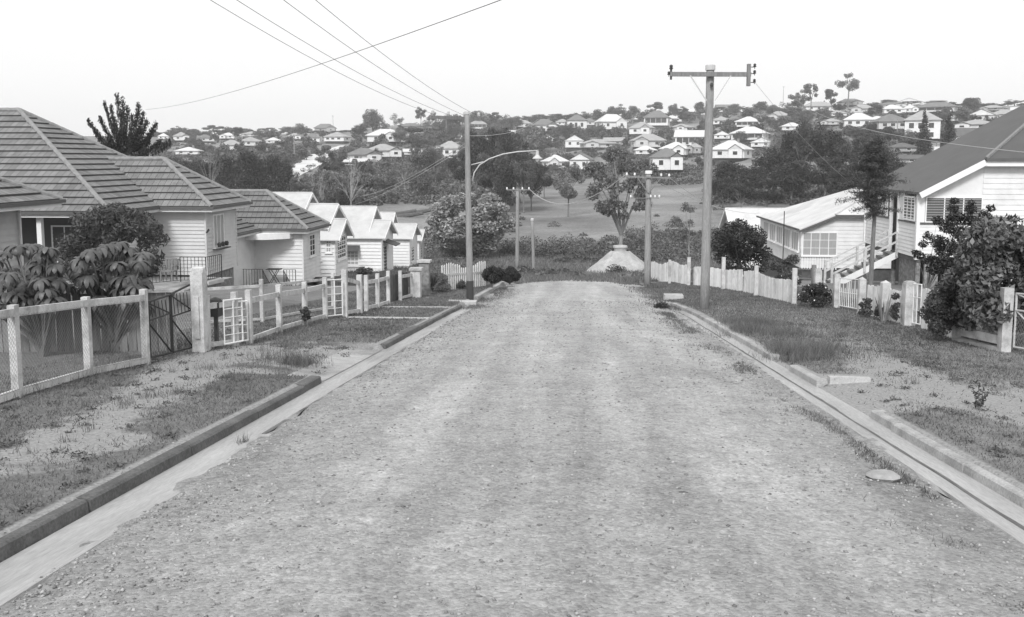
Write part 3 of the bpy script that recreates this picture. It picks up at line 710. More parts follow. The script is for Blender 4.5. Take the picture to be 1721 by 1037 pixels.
MB().box(Tv.x+.02, xe2, ya-.01, ya+.03, T_.z-.32, T_.z-.09).build('fascia', M['whitetrim'], t)
mb = MB(); mb.box(Tv.x, xe2, ya-.12, ya-.015, T_.z-.09, T_.z+.02); mb.box(e.x-.1, e.x-.005, ya, yb, e.z-.1, e.z+.01); mb.build('gutter', M['gutter'], t)
xw2 = P(1653, 300, y0).x; zsl = P(1600, 377, y0).z; zwt = P(1600, 331, y0).z
kk = lambda x: e.z+k*(x-e.x)-.12
mb = MB(); mb.courses([(xw2, y0, zf), (28, y0, zf), (28, y0, T_.z-.1), (xw2, y0, T_.z-.1)], (0, -1, 0), .235, .022)
mb.courses([(x1, y0, zf), (xw2, y0, zf), (xw2, y0, zsl), (x1, y0, zsl)], (0, -1, 0), .17, .02)
ystA, ystB = PX(1509, 400, x1).y, PX(1496, 400, x1).y
mb.courses([(x1, y0, zf), (x1, ystA, zf), (x1, ystA, zsl), (x1, y0, zsl)], (-1, 0, 0), .17, .02)
mb.courses([(x1, ystB, zf), (x1, yf, zf), (x1, yf, zsl), (x1, ystB, zsl)], (-1, 0, 0), .17, .02)
mb.box(x1+.9, 28, yf-.03, yf, zf, e.z); mb.build('wall', M['white'], t)
mb = MB(); mb.poly([(x1, y0, zwt), (xw2, y0, zwt), (xw2, y0, kk(xw2)), (x1, y0, kk(x1))]); mb.poly([(x1, y0+.05, zwt), (xw2, y0+.05, zwt), (xw2, y0+.05, kk(xw2)), (x1, y0+.05, kk(x1))][::-1]); mb.build('gable_sheet', M['white'], t)
mb = MB(); mb.box(x1-.03, xw2, y0-.06, y0+.02, zsl-.0, zsl+.07); mb.box(x1-.06, x1+.02, y0, ystA, zsl, zsl+.07); mb.box(x1-.06, x1+.02, ystB, yf, zsl, zsl+.07); mb.build('sill', M['gutter'], t)
for xx, yy in ((x1, y0), (x1, ystA), (x1, ystB), (x1, yf)): MB().box(xx-.07, xx+.07, yy-.07, yy+.07, zf-.1, kk(x1+.1)).build('verandah_post', M['whitetrim'], t)
MB().box(x1+.08, x1+.28, y0-.03, y0+.05, zsl+.08, zwt).build('corner_board', M['whitetrim'], t)
window(t, 'y', y0, x1+.29, xw2, zsl+.08, zwt, -1, 3, 1, 'louvre', sill=False, fw=.05, slats=9, name='louvre_window')
for ya_, yb_ in ((PX(1540, 350, x1).y, PX(1520, 350, x1).y), (PX(1493, 350, x1).y, PX(1484, 350, x1).y)):
    window(t, 'x', x1, ya_, yb_, zsl+.1, zwt+.0, -1, 3, 8, 'louvre', sill=False, fw=.08, name='louvre_window')
MB().box(x1+.0, x1+.05, PX(1520, 350, x1).y, ystA, zsl+.07, kk(x1)).build('wall_panel', M['white'], t)
MB().box(x1+.0, x1+.05, PX(1484, 350, x1).y, yf, zsl+.07, kk(x1)).build('wall_panel', M['white'], t)
MB().box(x1+1.6, x1+1.66, y0+.1, yf-.1, zf, kk(x1)+.5).build('inner_wall', M['cream2'], t)
MB().box(x1+.02, 28, y0+.02, yf-.02, zf-.22, zf).build('floor', M['timberd'], t)
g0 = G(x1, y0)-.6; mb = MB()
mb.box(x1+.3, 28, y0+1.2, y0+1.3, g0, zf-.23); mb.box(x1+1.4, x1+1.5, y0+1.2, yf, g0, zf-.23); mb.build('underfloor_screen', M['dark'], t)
for xx in (x1+.15, x1+2.4, x1+4.8, x1+7.2):
    for yy in (y0+.15, y0+3.3, yf-.3): MB().tube([(xx, yy, g0), (xx, yy, zf-.22)], .11, 8).build('stump', M['stone'], t)
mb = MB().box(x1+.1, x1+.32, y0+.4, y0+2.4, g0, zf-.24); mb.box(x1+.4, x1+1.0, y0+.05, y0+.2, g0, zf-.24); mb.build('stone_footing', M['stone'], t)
mb = MB(); q = x1+1.3
while q < x1+6: mb.box(q, q+.09, y0+.02, y0+.05, g0, zf-.3); q += .19
mb.build('batten_screen', M['whitetrim'], t)
# steps to the street
mb = MB(); st = MB(); run = 3.0; rise = zf-G(x1-run, (ystA+ystB)/2); ns_ = 9; ys0, ys1 = ystA+.02, ystB-.02
for k in range(ns_): f = (k+.5)/ns_; st.box(x1-run*f-.16, x1-run*f+.16, ys0, ys1, zf-rise*f-.03, zf-rise*f+.02)
st.build('treads', M['timber'], t)
for yy in (ys0-.04, ys1+.04): mb.bar((x1, yy, zf-.12), (x1-run, yy, zf-rise-.12), .05, .28)
mb.build('stringer', M['whitetrim'], t)
mb = MB()
for yy in (ys0-.08, ys1+.08):
    mb.bar((x1-.05, yy, zf+.95), (x1-run, yy, zf-rise+.95), .07, .07); mb.bar((x1-.05, yy, zf+.5), (x1-run, yy, zf-rise+.5), .04, .09)
    for f in (0.02, .5, 1): mb.box(x1-run*f-.05, x1-run*f+.05, yy-.05, yy+.05, zf-rise*f-.2, zf-rise*f+(1.05 if f == 1 else .95))
mb.build('handrail', M['fence'], t)

# ---- right: pale-roofed bungalow below it
y0 = 59.; c = P(1346, 420, y0); x1 = c.x; e = P(1344, 385, y0-.3); T_ = P(1404, 361, y0-.3); k = (T_.z-e.z)/(T_.x-e.x)
yf = 72.; zf = P(1346, 450, y0).z; yb = yf+.3
xr = (yb-(y0-.3)+e.x+T_.x)/2; zr = T_.z+k*(xr-T_.x)
t = thing('bungalow', 'white bungalow with a broad pale iron roof and wide curtained windows, beyond the steps', 'house', (x1+5, y0+6, G(x1+5, y0+6)))
mb = MB(); ya = y0-.3; hy_ = ya+(xr-T_.x); xe2 = xr+9; hy_ = ya+(xr-T_.x)
E0, E1 = Vector((e.x, ya, e.z)), Vector((e.x, yb, e.z)); Tv = Vector((T_.x, ya, T_.z)); AP = Vector((xr, hy_, zr)); AR = Vector((xr+4, hy_, zr)); X2 = Vector((xe2, ya, T_.z)); X3 = Vector((xe2, yb, e.z))
for pl in ([E0, Tv, AP, E1], [Tv, X2, AR, AP], [X2, X3, AR], [X3, E1, AP, AR]): mb.poly(pl); mb.poly([v+th for v in pl][::-1])
mb.poly([E0, E1, E1+th, E0+th]); mb.poly([Tv, X2, X2+th, Tv+th]); mb.poly([E0, Tv, Tv+th, E0+th])
ro = mb.build('roof', M['iron_white'], t)
mb = MB(); mb.tube([Tv+Vector((0, 0, .02)), AP+Vector((0, 0, .02))], .06, 6); mb.tube([AP+Vector((0, 0, .02)), AR+Vector((0, 0, .02))], .06, 6); mb.build('ridge_cap', M['steel'], ro)
mb = MB(); mb.bar(E0+Vector((0, -.02, -.15)), Tv+Vector((0, -.02, -.15)), .04, .14, up=(0, 0, 1)); mb.box(Tv.x, xe2, ya-.1, ya-.005, T_.z-.14, T_.z+.0); mb.box(e.x-.1, e.x-.005, ya, yb, e.z-.1, e.z+.01); mb.build('gutter', M['gutter'], t)
kk = lambda x: e.z+k*(x-e.x)-.1
mb = MB(); mb.courses([(x1, y0, zf), (T_.x, y0, zf), (T_.x, y0, kk(T_.x)), (x1, y0, kk(x1))], (0, -1, 0), .24, .022)
mb.courses([(T_.x, y0, zf), (xe2-.3, y0, zf), (xe2-.3, y0, T_.z-.1), (T_.x, y0, T_.z-.1)], (0, -1, 0), .24, .022)
mb.courses([(x1, y0, zf), (x1, yf, zf), (x1, yf, e.z-.1), (x1, y0, e.z-.1)], (-1, 0, 0), .24, .022); mb.build('wall', M['white'], t)
base(t, x1, xe2-.4, y0, yf, zf, 'timberd')
a, b = P(1348, 410, y0), P(1407, 410, y0); window(t, 'y', y0, a.x, b.x, P(1370, 430, y0).z, P(1370, 390, y0).z, -1, 4, 3, 'curtain', fw=.07)
mb = MB(); q = a.x
while q < b.x: mb.box(q, q+.07, y0-.08, y0-.04, zf-.1, P(1370, 432, y0).z); q += .16
mb.build('baluster_panel', M['whitetrim'], t)
y_ = y0+.5; i = 0
while y_ < yf-1.6:
    window(t, 'x', x1, y_, y_+1.9, zf+.95, e.z-.25, -1, 3, 1, 'curtain', fw=.07); y_ += 2.3; i += 1
MB().bar((x1-.3, y0+3.6, zf), (x1-.3, y0+3.6, e.z+.9), .05, .05).build('vent_pipe', M['iron'], t)
# ---- right: small gabled cottage beyond
A = P(1219, 350, 84); B_ = PX(1205, 384, A.x-.0) if False else A
t = thing('cottage', 'small white cottage with a pale gable roof, beyond the broad pale-roofed bungalow', 'house', (A.x+4, 84, G(A.x+4, 84)))
gable(t, A.x, A.x+8, 84-3.6, 84+3.6, A.z-2.0, A.z, M['iron_white'], wallx=A.x+.4, wm=M['white'])
body(t, A.x+.4, A.x+8, 84-3.2, 84+3.2, A.z-5.0, A.z-1.9, M['white'], .24); base(t, A.x+.4, A.x+8, 80.8, 87.2, A.z-5.0, 'timberd')
window(t, 'x', A.x+.4, 82, 84.5, A.z-3.8, A.z-2.4, -1, 3, 2)
window(t, 'y', 80.8, A.x+2, A.x+3.6, A.z-3.8, A.z-2.4, -1, 3, 2)

# ------------------------------------------------------------------ fences and gates
def gp(px, py, **k): return hit(px, py, **k)
def post(root, p, h, w=.11, m='fence', cap=None, name='post', top=0.):
    mb = MB(); x, y, z = p; mb.box(x-w/2, x+w/2, y-w/2, y+w/2, z-.15, z+h)
    if cap == 'round':
        mb = MB(); mb.box(x-w/2, x+w/2, y-w/2, y+w/2, z-.15, z+h-.06); mb.lathe((x, y, z+h-.06), [(w*.66, 0), (w*.6, .04), (w*.35, .07)], 8) if False else mb.box(x-w*.42, x+w*.42, y-w*.42, y+w*.42, z+h-.058, z+h-.02).box(x-w*.3, x+w*.3, y-w*.3, y+w*.3, z+h-.018, z+h)
    if cap == 'point':
        mb = MB(); mb.box(x-w/2, x+w/2, y-w/2, y+w/2, z-.15, z+h-.07); i = len(mb.v)
        a, b, c, d = [(x+sx*w/2, y+sy*w/2, z+h-.068) for sx, sy in ((-1, -1), (1, -1), (1, 1), (-1, 1))]; t = (x, y, z+h)
        for u, v in ((a, b), (b, c), (c, d), (d, a)): mb.poly([u, v, t])
    return mb.build(name, M[m], root)
def chainlink(a, b, h0, h1, cell=.065, r=.0019):
    """diamond wire net between two ground points"""
    a = Vector(a); b = Vector(b); Ln = (b-a).length; H = h1-h0; mb = MB()
    def at_(s, t): return a.lerp(b, s/Ln)+Vector((0, 0, h0+t))
    k = -int(H/cell)-1
    while k*cell < Ln:
        s0 = k*cell
        for sg in (1, -1):
            t0, t1 = 0, H; u0, u1 = (s0, s0+H) if sg > 0 else (s0+H, s0)
            # clip to 0..Ln
            pts = []
            for (u, t) in ((u0, t0), (u1, t1)): pts.append([u, t])
            (ua, ta), (ub, tb) = pts
            def cl(uc, tc, ud, td, lim, lo):
                f = (lim-uc)/(ud-uc); return [lim, tc+(td-tc)*f]
            if max(ua, ub) <= 0 or min(ua, ub) >= Ln: continue
            A_, B2 = [ua, ta], [ub, tb]
            if A_[0] < 0: A_ = cl(*A_, *B2, 0, 1)
            if B2[0] < 0: B2 = cl(*B2, *A_, 0, 1)
            if A_[0] > Ln: A_ = cl(*A_, *B2, Ln, 1)
            if B2[0] > Ln: B2 = cl(*B2, *A_, Ln, 1)
            mb.tube([at_(*A_), at_(*B2)], r, 3, cap=False)
        k += 1
    return mb
def fix(p): return Vector((p.x, p.y, G(p.x, p.y)))

# chain-link fence on the left
pts = [gp(-60, 700), gp(30, 668), gp(150, 632), gp(246, 612)]
t = thing('chain_link_fence', 'white-railed chain-link fence in front of the drooping-leaved shrubs, at the left edge', 'fence', pts[1])
for i, p in enumerate(pts): post(t, p, 1.12 if i < 3 else 1.16, .092, 'fence')
for a, b in zip(pts[:-1], pts[1:]):
    MB().bar(a+Vector((.02, 0, 1.03)), b+Vector((.02, 0, 1.03)), .05, .1).build('top_rail', M['fence'], t)
    MB().bar(a+Vector((.02, 0, .07)), b+Vector((.02, 0, .07)), .05, .09).build('bottom_rail', M['fence'], t)
    d = (b-a).normalized()*.07; chainlink(a+d+Vector((.05, 0, 0)), b-d+Vector((.05, 0, 0)), .1, 1.0).build('wire_mesh', M['wire'], t)
# dark iron vehicle gate
ga, gb = pts[3]+Vector((.02, .1, 0)), gp(327, 590)+Vector((0, -.05, 0))
t = thing('iron_gate', 'dark sagging iron gate with diagonal braces between the chain-link fence and the tall white post', 'gate', ga)
mb = MB(); h0, h1 = .08, 1.12
A, B_ = ga+Vector((0, 0, 0)), gb
def gpt(s, h): return A.lerp(B_, s)+Vector((0, 0, h))
for s0, s1, e0, e1 in ((0, .48, .95, 1.02), (.5, 1, 1.03, 1.16)):
    mb.tube([gpt(s0, h0), gpt(s0, e0)], .02, 6); mb.tube([gpt(s1, h0), gpt(s1, e1)], .02, 6); mb.tube([gpt(s0, h0), gpt(s1, h0)], .018, 6); mb.tube([gpt(s0, e0), gpt(s1, e1)], .018, 6)
    mb.tube([gpt(s0, .66), gpt(s1, .72)], .014, 6); mb.tube([gpt(s0, .62), gpt(s1, h0)], .014, 6); mb.tube([gpt(s0, e0-.02), gpt(s1, .72)], .012, 6)
    for k in range(1, 6): s_ = s0+(s1-s0)*k/6; mb.tube([gpt(s_, .70), gpt(s_-.03, e0)], .007, 5)
mb.build('gate_frame', M['iron'], t)
chainlink(gpt(.02, 0), gpt(.98, 0), .1, .66, .09, .0018).build('wire_mesh', M['iron'], t)
gpv = gp(338, 591)
t = thing('gate_post', 'tall thick white post with rounded top beside the dark iron gate', 'post', gpv)
x, y, z = gpv; w_ = .105; mb = MB(); mb.box(x-w_, x+w_, y-w_, y+w_, z-.1, z+1.36)
mb.lathe((x, y, z+1.36), [(w_*1.38, .0), (w_*1.3, .04), (w_*1.1, .075), (w_*.6, .095)], 12); mb.v[8:] = [Vector((max(x-w_, min(x+w_, v.x)), max(y-w_, min(y+w_, v.y)), v.z)) for v in mb.v[8:]]
mb.build('shaft', M['fence'], t); MB().box(x-.04, x+.04, y-w_-.03, y-w_-.002, z+.25, z+.95).build('batten', M['fence'], t)
# paling fence behind the chain-link
def palings(root, a, b, h, w=.14, gap=.02, jit=.03, m='timber', name='palings', wave=None, th=.018, lean=0, top='flat'):
    a = Vector(a); b = Vector(b); Ln = (b-a).length; n_ = int(Ln/(w+gap)); d = (b-a).normalized(); nn = Vector((-d.y, d.x, 0)).normalized(); mb = MB()
    for k in range(n_):
        s_ = (k+.5)*(w+gap); p = a+d*s_; p.z = G(p.x, p.y); hh = h+rnd.uniform(-jit, jit)+(wave(s_/Ln) if wave else 0); tl = rnd.uniform(-.02, .02)
        q0, q1 = p-d*w/2, p+d*w/2; l = Vector((tl, 0, 0))
        for off in (1,):
            f = [q0, q1, q1+Vector((0, 0, hh))+d*tl, q0+Vector((0, 0, hh))+d*tl]
            if top == 'point': f = [q0, q1, q1+Vector((0, 0, hh-.05)), p+Vector((0, 0, hh)), q0+Vector((0, 0, hh-.05))]
            f = [v+nn*rnd.uniform(-.004, .004)+Vector((0, 0, lean*0)) for v in f]
            mb.poly(f); g = [v+nn*th for v in f]; mb.poly(g[::-1])
            for i in range(len(f)): mb.poly([f[i], g[i], g[(i+1) % len(f)], f[(i+1) % len(f)]])
    return mb.build(name, M[m], root)
a, b, c = Vector((-11.5, 14.9, 0)), Vector((-7.15, 14.75, 0)), Vector((gpv.x-.35, gpv.y+.1, 0))
t = thing('paling_fence', 'weathered timber paling fence behind the chain-link fence and the dark iron gate', 'fence', fix(a))
palings(t, a, b, 1.0); palings(t, b, c, 1.02); MB().bar(fix(a)+Vector((0, -.04, .75)), fix(b)+Vector((0, -.04, .75)), .04, .08).build('rail', M['timber'], t)
MB().bar(fix(b)+Vector((.03, 0, 1.04)), fix(c)+Vector((.03, 0, 1.04)), .09, .05).build('cap_rail', M['fence'], t)
p = gp(350, 560, lo=14)
# white post-and-rail fence along the left verge
def railfence(label, bases, hts, wd=.1, m='fence', rails_=((.88, .1), (.1, .08)), skip=(), name='rail_fence'):
    t = thing(name, label, 'fence', bases[0])
    for p, h in zip(bases, hts): post(t, p, h, wd, m)
    for i, (a, b) in enumerate(zip(bases[:-1], bases[1:])):
        if i in skip: continue
        for j, (h, th) in enumerate(rails_):
            d = (b-a).normalized()*wd*.5; f0 = hts[i]/1.1; f1 = hts[i+1]/1.1
            MB().bar(a+d+Vector((.0, 0, h*f0)), b-d+Vector((.0, 0, h*f1)), .045, th).build('rail', M[m], t)
    return t
B1 = [gp(349, 588), gp(396, 582)]
railfence('short white rail panel between the tall gate post and the little wire gate', B1, [.95, .98], skip=())
B2 = [gp(420, 578), gp(470, 559), gp(513, 546), gp(547, 537)]
railfence('white post-and-rail fence with three bays in front of the curved-canopy house', B2, [1.0, 1.0, .98, 1.02])
B3 = [gp(580, 533), gp(605, 527)]
railfence('white rail panel right of the thick post, next to the second wire gate', B3, [1.18, 1.02], wd=.13)
B4 = [gp(616, 523), gp(635, 518), gp(653, 512)]
railfence('pair of white rail panels between the two concrete paths', B4, [.98, .98, 1.02])
B5 = [gp(673, 505), gp(693, 500)]
railfence('farthest short white rail panel, left of the capped brick gate pillar', B5, [.95, .95])
def wiregate(label, a, b, h, nb=5, m='whitetrim'):
    t = thing('wire_gate', label, 'gate', a); mb = MB(); V_ = lambda s, z: a.lerp(b, s)+Vector((0, 0, z))
    mb.tube([V_(0, .08), V_(0, h)], .012, 6).tube([V_(1, .08), V_(1, h)], .012, 6).tube([V_(.5, .08), V_(.5, h)], .013, 6).tube([V_(0, h), V_(1, h)], .016, 6).tube([V_(0, .08), V_(1, .08)], .016, 6)
    mb.build('gate_frame', M[m], t); mb = MB()
    for k in range(1, nb): z = .08+(h-.08)*k/nb; mb.tube([V_(0, z), V_(1, z)], .008, 5)
    mb.build('bars', M[m], t); return t
wiregate('low white wire gate beside the short rail panel, nearest on the left', gp(378, 586), gp(396, 582)+Vector((.1, .1, 0)), .85)
wiregate('narrow white wire gate left of the thick white post in the rail fence', gp(550, 537), gp(576, 534), .95)
wiregate('white wire leaf standing open between the short rail panel and the three-bay fence', gp(398, 581), gp(417, 579), .8)
# side fence seen over it
sp = [Vector(P(345, 500, 19.8)), gp(441, 541, lo=15), gp(560, 520, lo=15)]
sa = Vector((sp[0].x, sp[0].y, G(sp[0].x, sp[0].y)))
sb = sp[1]; sc_ = Vector((sp[2].x, sp[2].y, sp[2].z))
railfence('thin white garden rail fence behind the three-bay fence', [sa, sb, sc_], [.95, 1.0, 1.0], wd=.08, rails_=((.93, .06), (.08, .05)))
# vine on a fence post
# dark paling boundary beyond, in front of the cottages
A_, B2 = P(526, 467, 50), P(694, 461, 36.5); a, b = fix(A_), fix(B2); hA, hB = A_.z-a.z, B2.z-b.z
t = thing('boundary_fence', 'low dark timber fence crossing in front of the white gabled cottages', 'fence', a); palings(t, a, b, hA, m='timberd', gap=.006, jit=.01, wave=lambda s: (hB-hA)*s); MB().bar(A_, B2, .05, .1).build('rail', M['timberd'], t)
a, b = Vector((-5.75, 27.8, 0)), Vector((-5.6, 30.2, 0))
t = thing('timber_gate', 'dark closed timber gate between white rail panels near the brick pillars', 'gate', fix(a)); palings(t, a, b, .85, m='timberd', gap=.01)
def pillar(label, p, h, w, m='concrete'):
    t = thing('gate_pillar', label, 'pillar', p); x, y, z = p
    MB().box(x-w/2, x+w/2, y-w/2, y+w/2, z-.1, z+h-.08).build('shaft', M[m], t); MB().box(x-w/2-.06, x+w/2+.06, y-w/2-.06, y+w/2+.06, z+h-.078, z+h).build('cap', M['concrete'], t)
pillar('pale capped gate pillar at the end of the left rail fences', gp(700, 500), 1.0, .3, 'fence'); pillar('grey capped gate pillar beside the tall shrub, farther of two', gp(714, 497), 1.25, .34, 'stone')
a, b = gp(706, 499), gp(713, 497)
# white pickets beyond the shrub (left)
a, b = gp(742, 489), gp(820, 481)
t = thing('picket_fence', 'broken white picket fence partly hidden by shrubs behind the street-lamp pole', 'fence', a); palings(t, a, b, .95, w=.09, gap=.09, m='picket', wave=lambda s: .12*math.sin(s*9), name='pickets', top='point')
MB().bar(a+Vector((0, .04, .6)), b+Vector((0, .04, .6)), .04, .08).build('rail', M['fence'], t)

# right side fences
rp = [gp(1607, 572), gp(1687, 591)]
t = thing('rail_fence', 'white rail fence filled with wire netting, beneath the big-leaved bush', 'fence', rp[1])
post(t, rp[0], 1.1, .13); post(t, rp[1], 1.16, .17)
a, b = rp; U = lambda h: Vector((0, 0, h))
MB().bar(a+U(1.0), b+U(1.0), .06, .15).build('top_rail', M['fence'], t); MB().bar(a+U(.2), b+U(.2), .06, .16).build('bottom_rail', M['fence'], t)
MB().bar(a+U(-.02), b+U(-.02), .16, .16).build('plinth', M['concrete'], t); chainlink(a, b, .28, .94, .08, .003).build('wire_mesh', M['wire'], t)
a = rp[1]+Vector((.1, -.15, 0)); b = a+Vector((.25, -2.6, .12)); b.z = G(b.x, b.y)
t = thing('tubular_gate', 'white tubular gate with diagonal braces and netting, cut off by the right edge', 'gate', a); mb = MB(); V_ = lambda s, z: a.lerp(b, s)+Vector((0, 0, z))
for z in (.12, .78, 1.08): mb.tube([V_(0, z), V_(1, z)], .02, 6)
for s_ in (0, .5, 1): mb.tube([V_(s_, .12), V_(s_, 1.08)], .02, 6)
mb.tube([V_(0, 1.08), V_(.5, .78)], .015, 6).tube([V_(0, .78), V_(.5, .12)], .015, 6); mb.build('gate_frame', M['steel'], t); chainlink(V_(0, 0), V_(1, 0), .14, .76, .08, .003).build('wire_mesh', M['wire'], t)
def picketrun(label, a, b, h, w=.11, gap=.012, wave=None, name='picket_fence', posts=(), cap='point', m='picket'):
    t = thing(name, label, 'fence', a); palings(t, a, b, h, w=w, gap=gap, m=m, wave=wave, name='pickets', jit=.02)
    MB().bar(Vector(a)+Vector((.06, 0, h*.75)), Vector(b)+Vector((.06, 0, h*.75)), .04, .08).build('rail', M['fence'], t)
    for (px, py, hh, ww) in posts: post(t, gp(px, py), hh, ww, 'fence', cap)
    return t
pR = lambda px, py: gp(px, py)
picketrun('white picket panel half hidden by the dark shrub, right of the narrow gate', pR(1547, 551), pR(1603, 570), .92)
picketrun('white picket fence with a pointed post between the double and narrow wire gates', pR(1456, 529), pR(1519, 545), .8, posts=((1486, 537, 1.0, .2),))
t = thing('gate_post', 'square white post with a cap, left of the narrow wire gate on the right side', 'post', pR(1526, 547)); post(t, pR(1526, 547), 1.06, .26, cap='round', name='shaft')
t = thing('gate_post', 'white post to the right of the double wire gate', 'post', pR(1447, 527)); post(t, pR(1447, 527), 1.0, .17, cap='point', name='shaft')
t = thing('gate_post', 'white post to the left of the double wire gate', 'post', pR(1405, 517)); post(t, pR(1405, 517), 1.02, .17, cap='round', name='shaft')
t = thing('gate_post', 'short white post beside the flowering rose bush, left of the double wire gate', 'post', pR(1373, 511)); post(t, pR(1373, 511), 1.12, .2, cap='round', name='shaft')
wiregate('narrow tubular gate between the capped post and a picket panel', pR(1533, 548), pR(1546, 551), 1.0, 3)
t = wiregate('double white wire gate with upright bars, right of the flowering rose bush', pR(1410, 518), pR(1442, 524), .9, 2)
a, b = pR(1410, 518), pR(1442, 524); mb = MB()
for k in range(1, 10): q = a.lerp(b, k/10); mb.tube([q+U(.08), q+U(.62 if k % 2 else .9)], .008, 5)
mb.build('upright_bars', M['whitetrim'], t)
q1, q2, q3, q4 = pR(1334, 511), pR(1249, 491), pR(1248, 490), pR(1165, 480)
picketrun('white paling fence with grey timber posts, right of the front power pole', q2, q1, .82, w=.15, wave=lambda s: -.1*s+.05*math.sin(s*7), posts=((1334, 511, 1.12, .13), (1270, 497, 1.08, .13)), cap=None)
picketrun('white paling fence behind the front power pole', q4, q3, .82, w=.15, wave=lambda s: .04*math.sin(s*8), posts=((1215, 486, 1.3, .14),), cap=None)
q5, q6 = pR(1158, 480), pR(1089, 472)
picketrun('tumbledown white palings beyond the front power pole, reaching the second pole', q6, q5, .95, w=.15, gap=.06, wave=lambda s: .08*math.sin(s*13), posts=((1157, 480, 1.25, .14), (1125, 477, 1.1, .12)), cap=None)
t = thing('fence_panel', 'dark weathered fence panel with wires behind the white palings, left of the short white post', 'fence', pR(1336, 505)); a, b = pR(1338, 505), pR(1366, 508)
for h in (.4, .75, 1.05): MB().bar(a+U(h), b+U(h), .03, .04).build('rail', M['timber'], t)
post(t, b, 1.2, .12, 'timber')

# ------------------------------------------------------------------ poles, lamp and wires
def powerpole(label, bx, by, tx, ty, r0, r1, pts=(), group=None, loc=None):
    b = loc or gp(bx, by); d = ray(tx, ty); kx = b.y/d.y; top = Vector((b.x+(d.x*kx-b.x)*.85, b.y, CAMZ+d.z*kx))
    t = thing('power_pole', label, 'power pole', b, group); mb = MB(); n_ = 7
    mb.tube([b+(top-b)*(k/n_)-Vector((0, 0, .3 if k == 0 else 0)) for k in range(n_+1)], [r0+(r1-r0)*k/n_ for k in range(n_+1)], 14); mb.build('pole', M['pole'], t, smooth=True)
    return t, b, top
def insulator(mb, p, s=1.): mb.lathe(p, [(.012*s, -.06*s), (.012*s, 0), (.05*s, .0), (.055*s, .03*s), (.03*s, .05*s), (.05*s, .06*s), (.045*s, .1*s), (.02*s, .12*s)], 8)
t, PA, PAT = powerpole('tall round timber power pole with a crossarm, front right beside the kerb', 1184, 519, 1194, 118, .135, .11)
mb = MB(); mb.lathe(PAT, [(.14, 0), (.14, .13), (.12, .15)], 14); mb.build('pole_cap', M['steel'], t)
ca = PAT+Vector((0, -.2, -.12)); Lr = P(1126, 124, PAT.y-.2); Rr = P(1262, 126, PAT.y-.2); A_, B2 = Vector((Lr.x, ca.y, ca.z)), Vector((Rr.x, ca.y, ca.z-.02))
MB().bar(A_, B2, .1, .12).build('crossarm', M['timber'], t)
mb = MB(); pb = PAT+Vector((0, -.22, -.85)); mb.bar(pb+Vector((-.12, 0, 0)), A_.lerp(B2, .25)+Vector((0, -.06, -.04)), .03, .03); mb.bar(pb+Vector((.12, 0, 0)), A_.lerp(B2, .75)+Vector((0, -.06, -.04)), .03, .03); mb.build('brace', M['steel'], t)
mb = MB(); mb.tube([A_+Vector((.03, 0, -.15)), A_+Vector((.03, 0, .14))], .03, 6); insulator(mb, A_+Vector((.03, 0, .14))); insulator(mb, A_+Vector((-.03, 0, -.02)), .8); mb.build('insulator', M['dark'], t)
MB().box(B2.x-.11, B2.x-.02, B2.y-.1, B2.y+.05, B2.z-.32, B2.z+.28).build('end_bracket', M['timber'], t)
mb = MB()
for dz in (-.22, .02, .2): mb.tube([B2+Vector((-.02, 0, dz)), B2+Vector((.1, 0, dz))], .012, 5); insulator(mb, B2+Vector((.1, 0, dz)), .8)
mb.build('insulator', M['dark'], t); mb = MB(); mb.lathe(PAT+Vector((.02, -.19, -.42)), [(.035, -.06), (.05, 0), (.03, .06)], 8); mb.build('pole_bolt', M['dark'], t)
t, PB, PBT = powerpole('thinner timber power pole with tarred foot and curved street-lamp arm, left side', 790, 503, 784, 192, .115, .08)
q = PB; MB().tube([q-U(.2), q+U(.62)], [.125, .122], 14).build('tarred_foot', M['dark'], t)
mb = MB(); mb.lathe(PBT, [(.09, 0), (.09, .08), (.07, .1)], 12); mb.build('pole_cap', M['steel'], t)
CB0, CB1 = PBT+Vector((-1.05, -.8, -.12)), PBT+Vector((.35, .9, -.12)); MB().bar(CB0, CB1, .09, .1).build('crossarm', M['timber'], t)
mb = MB(); WB = [CB0.lerp(CB1, f)+U(.1) for f in (.04, .34, .66, .96)]
for w_ in WB: insulator(mb, w_)
mb.build('insulator', M['steel'], t)
tl = thing('street_lamp', 'street lamp hung from a long curved white arm on the left pole', 'street lamp', P(794, 290, PB.y-.1))
am = [P(px, py, PB.y-.12) for px, py in ((794, 305), (797, 290), (806, 277), (822, 267), (845, 259), (870, 255), (903, 253))]
mb = MB(); mb.tube(am, .019, 8); mb.tube([P(792, 277, PB.y-.12), P(812, 272, PB.y-.12)], .017, 8); mb.build('arm', M['steel'], tl, smooth=True)
e_ = am[-1]; mb = MB(); mb.lathe(e_-U(.26), [(.16, 0), (.15, .02), (.07, .09), (.05, .12), (.05, .26)], 12); mb.build('lamp_hood', M['steel'], tl); mb = MB(); mb.lathe(e_-U(.36), [(.02, 0), (.05, .03), (.06, .08), (.04, .11)], 10); mb.build('bulb', M['whitetrim'], tl)
t, PC, PCT = powerpole('second timber power pole on the right, above the tumbledown palings', 1088, 479, 1090, 292, .16, .12)
mb = MB(); mb.lathe(PCT, [(.16, 0), (.16, .12), (.13, .14)], 12); mb.build('pole_cap', M['whitetrim'], t)
C0, C1 = P(1052, 297, PC.y-.15), P(1126, 299, PC.y-.15); MB().bar(C0, C1, .06, .075).build('crossarm', M['timber'], t)
mb = MB(); mb.bar(PCT+Vector((0, -.15, -.9)), C0.lerp(C1, .25), .04, .04); mb.bar(PCT+Vector((0, -.15, -.9)), C0.lerp(C1, .8), .04, .04); mb.build('brace', M['timber'], t)
mb = MB()
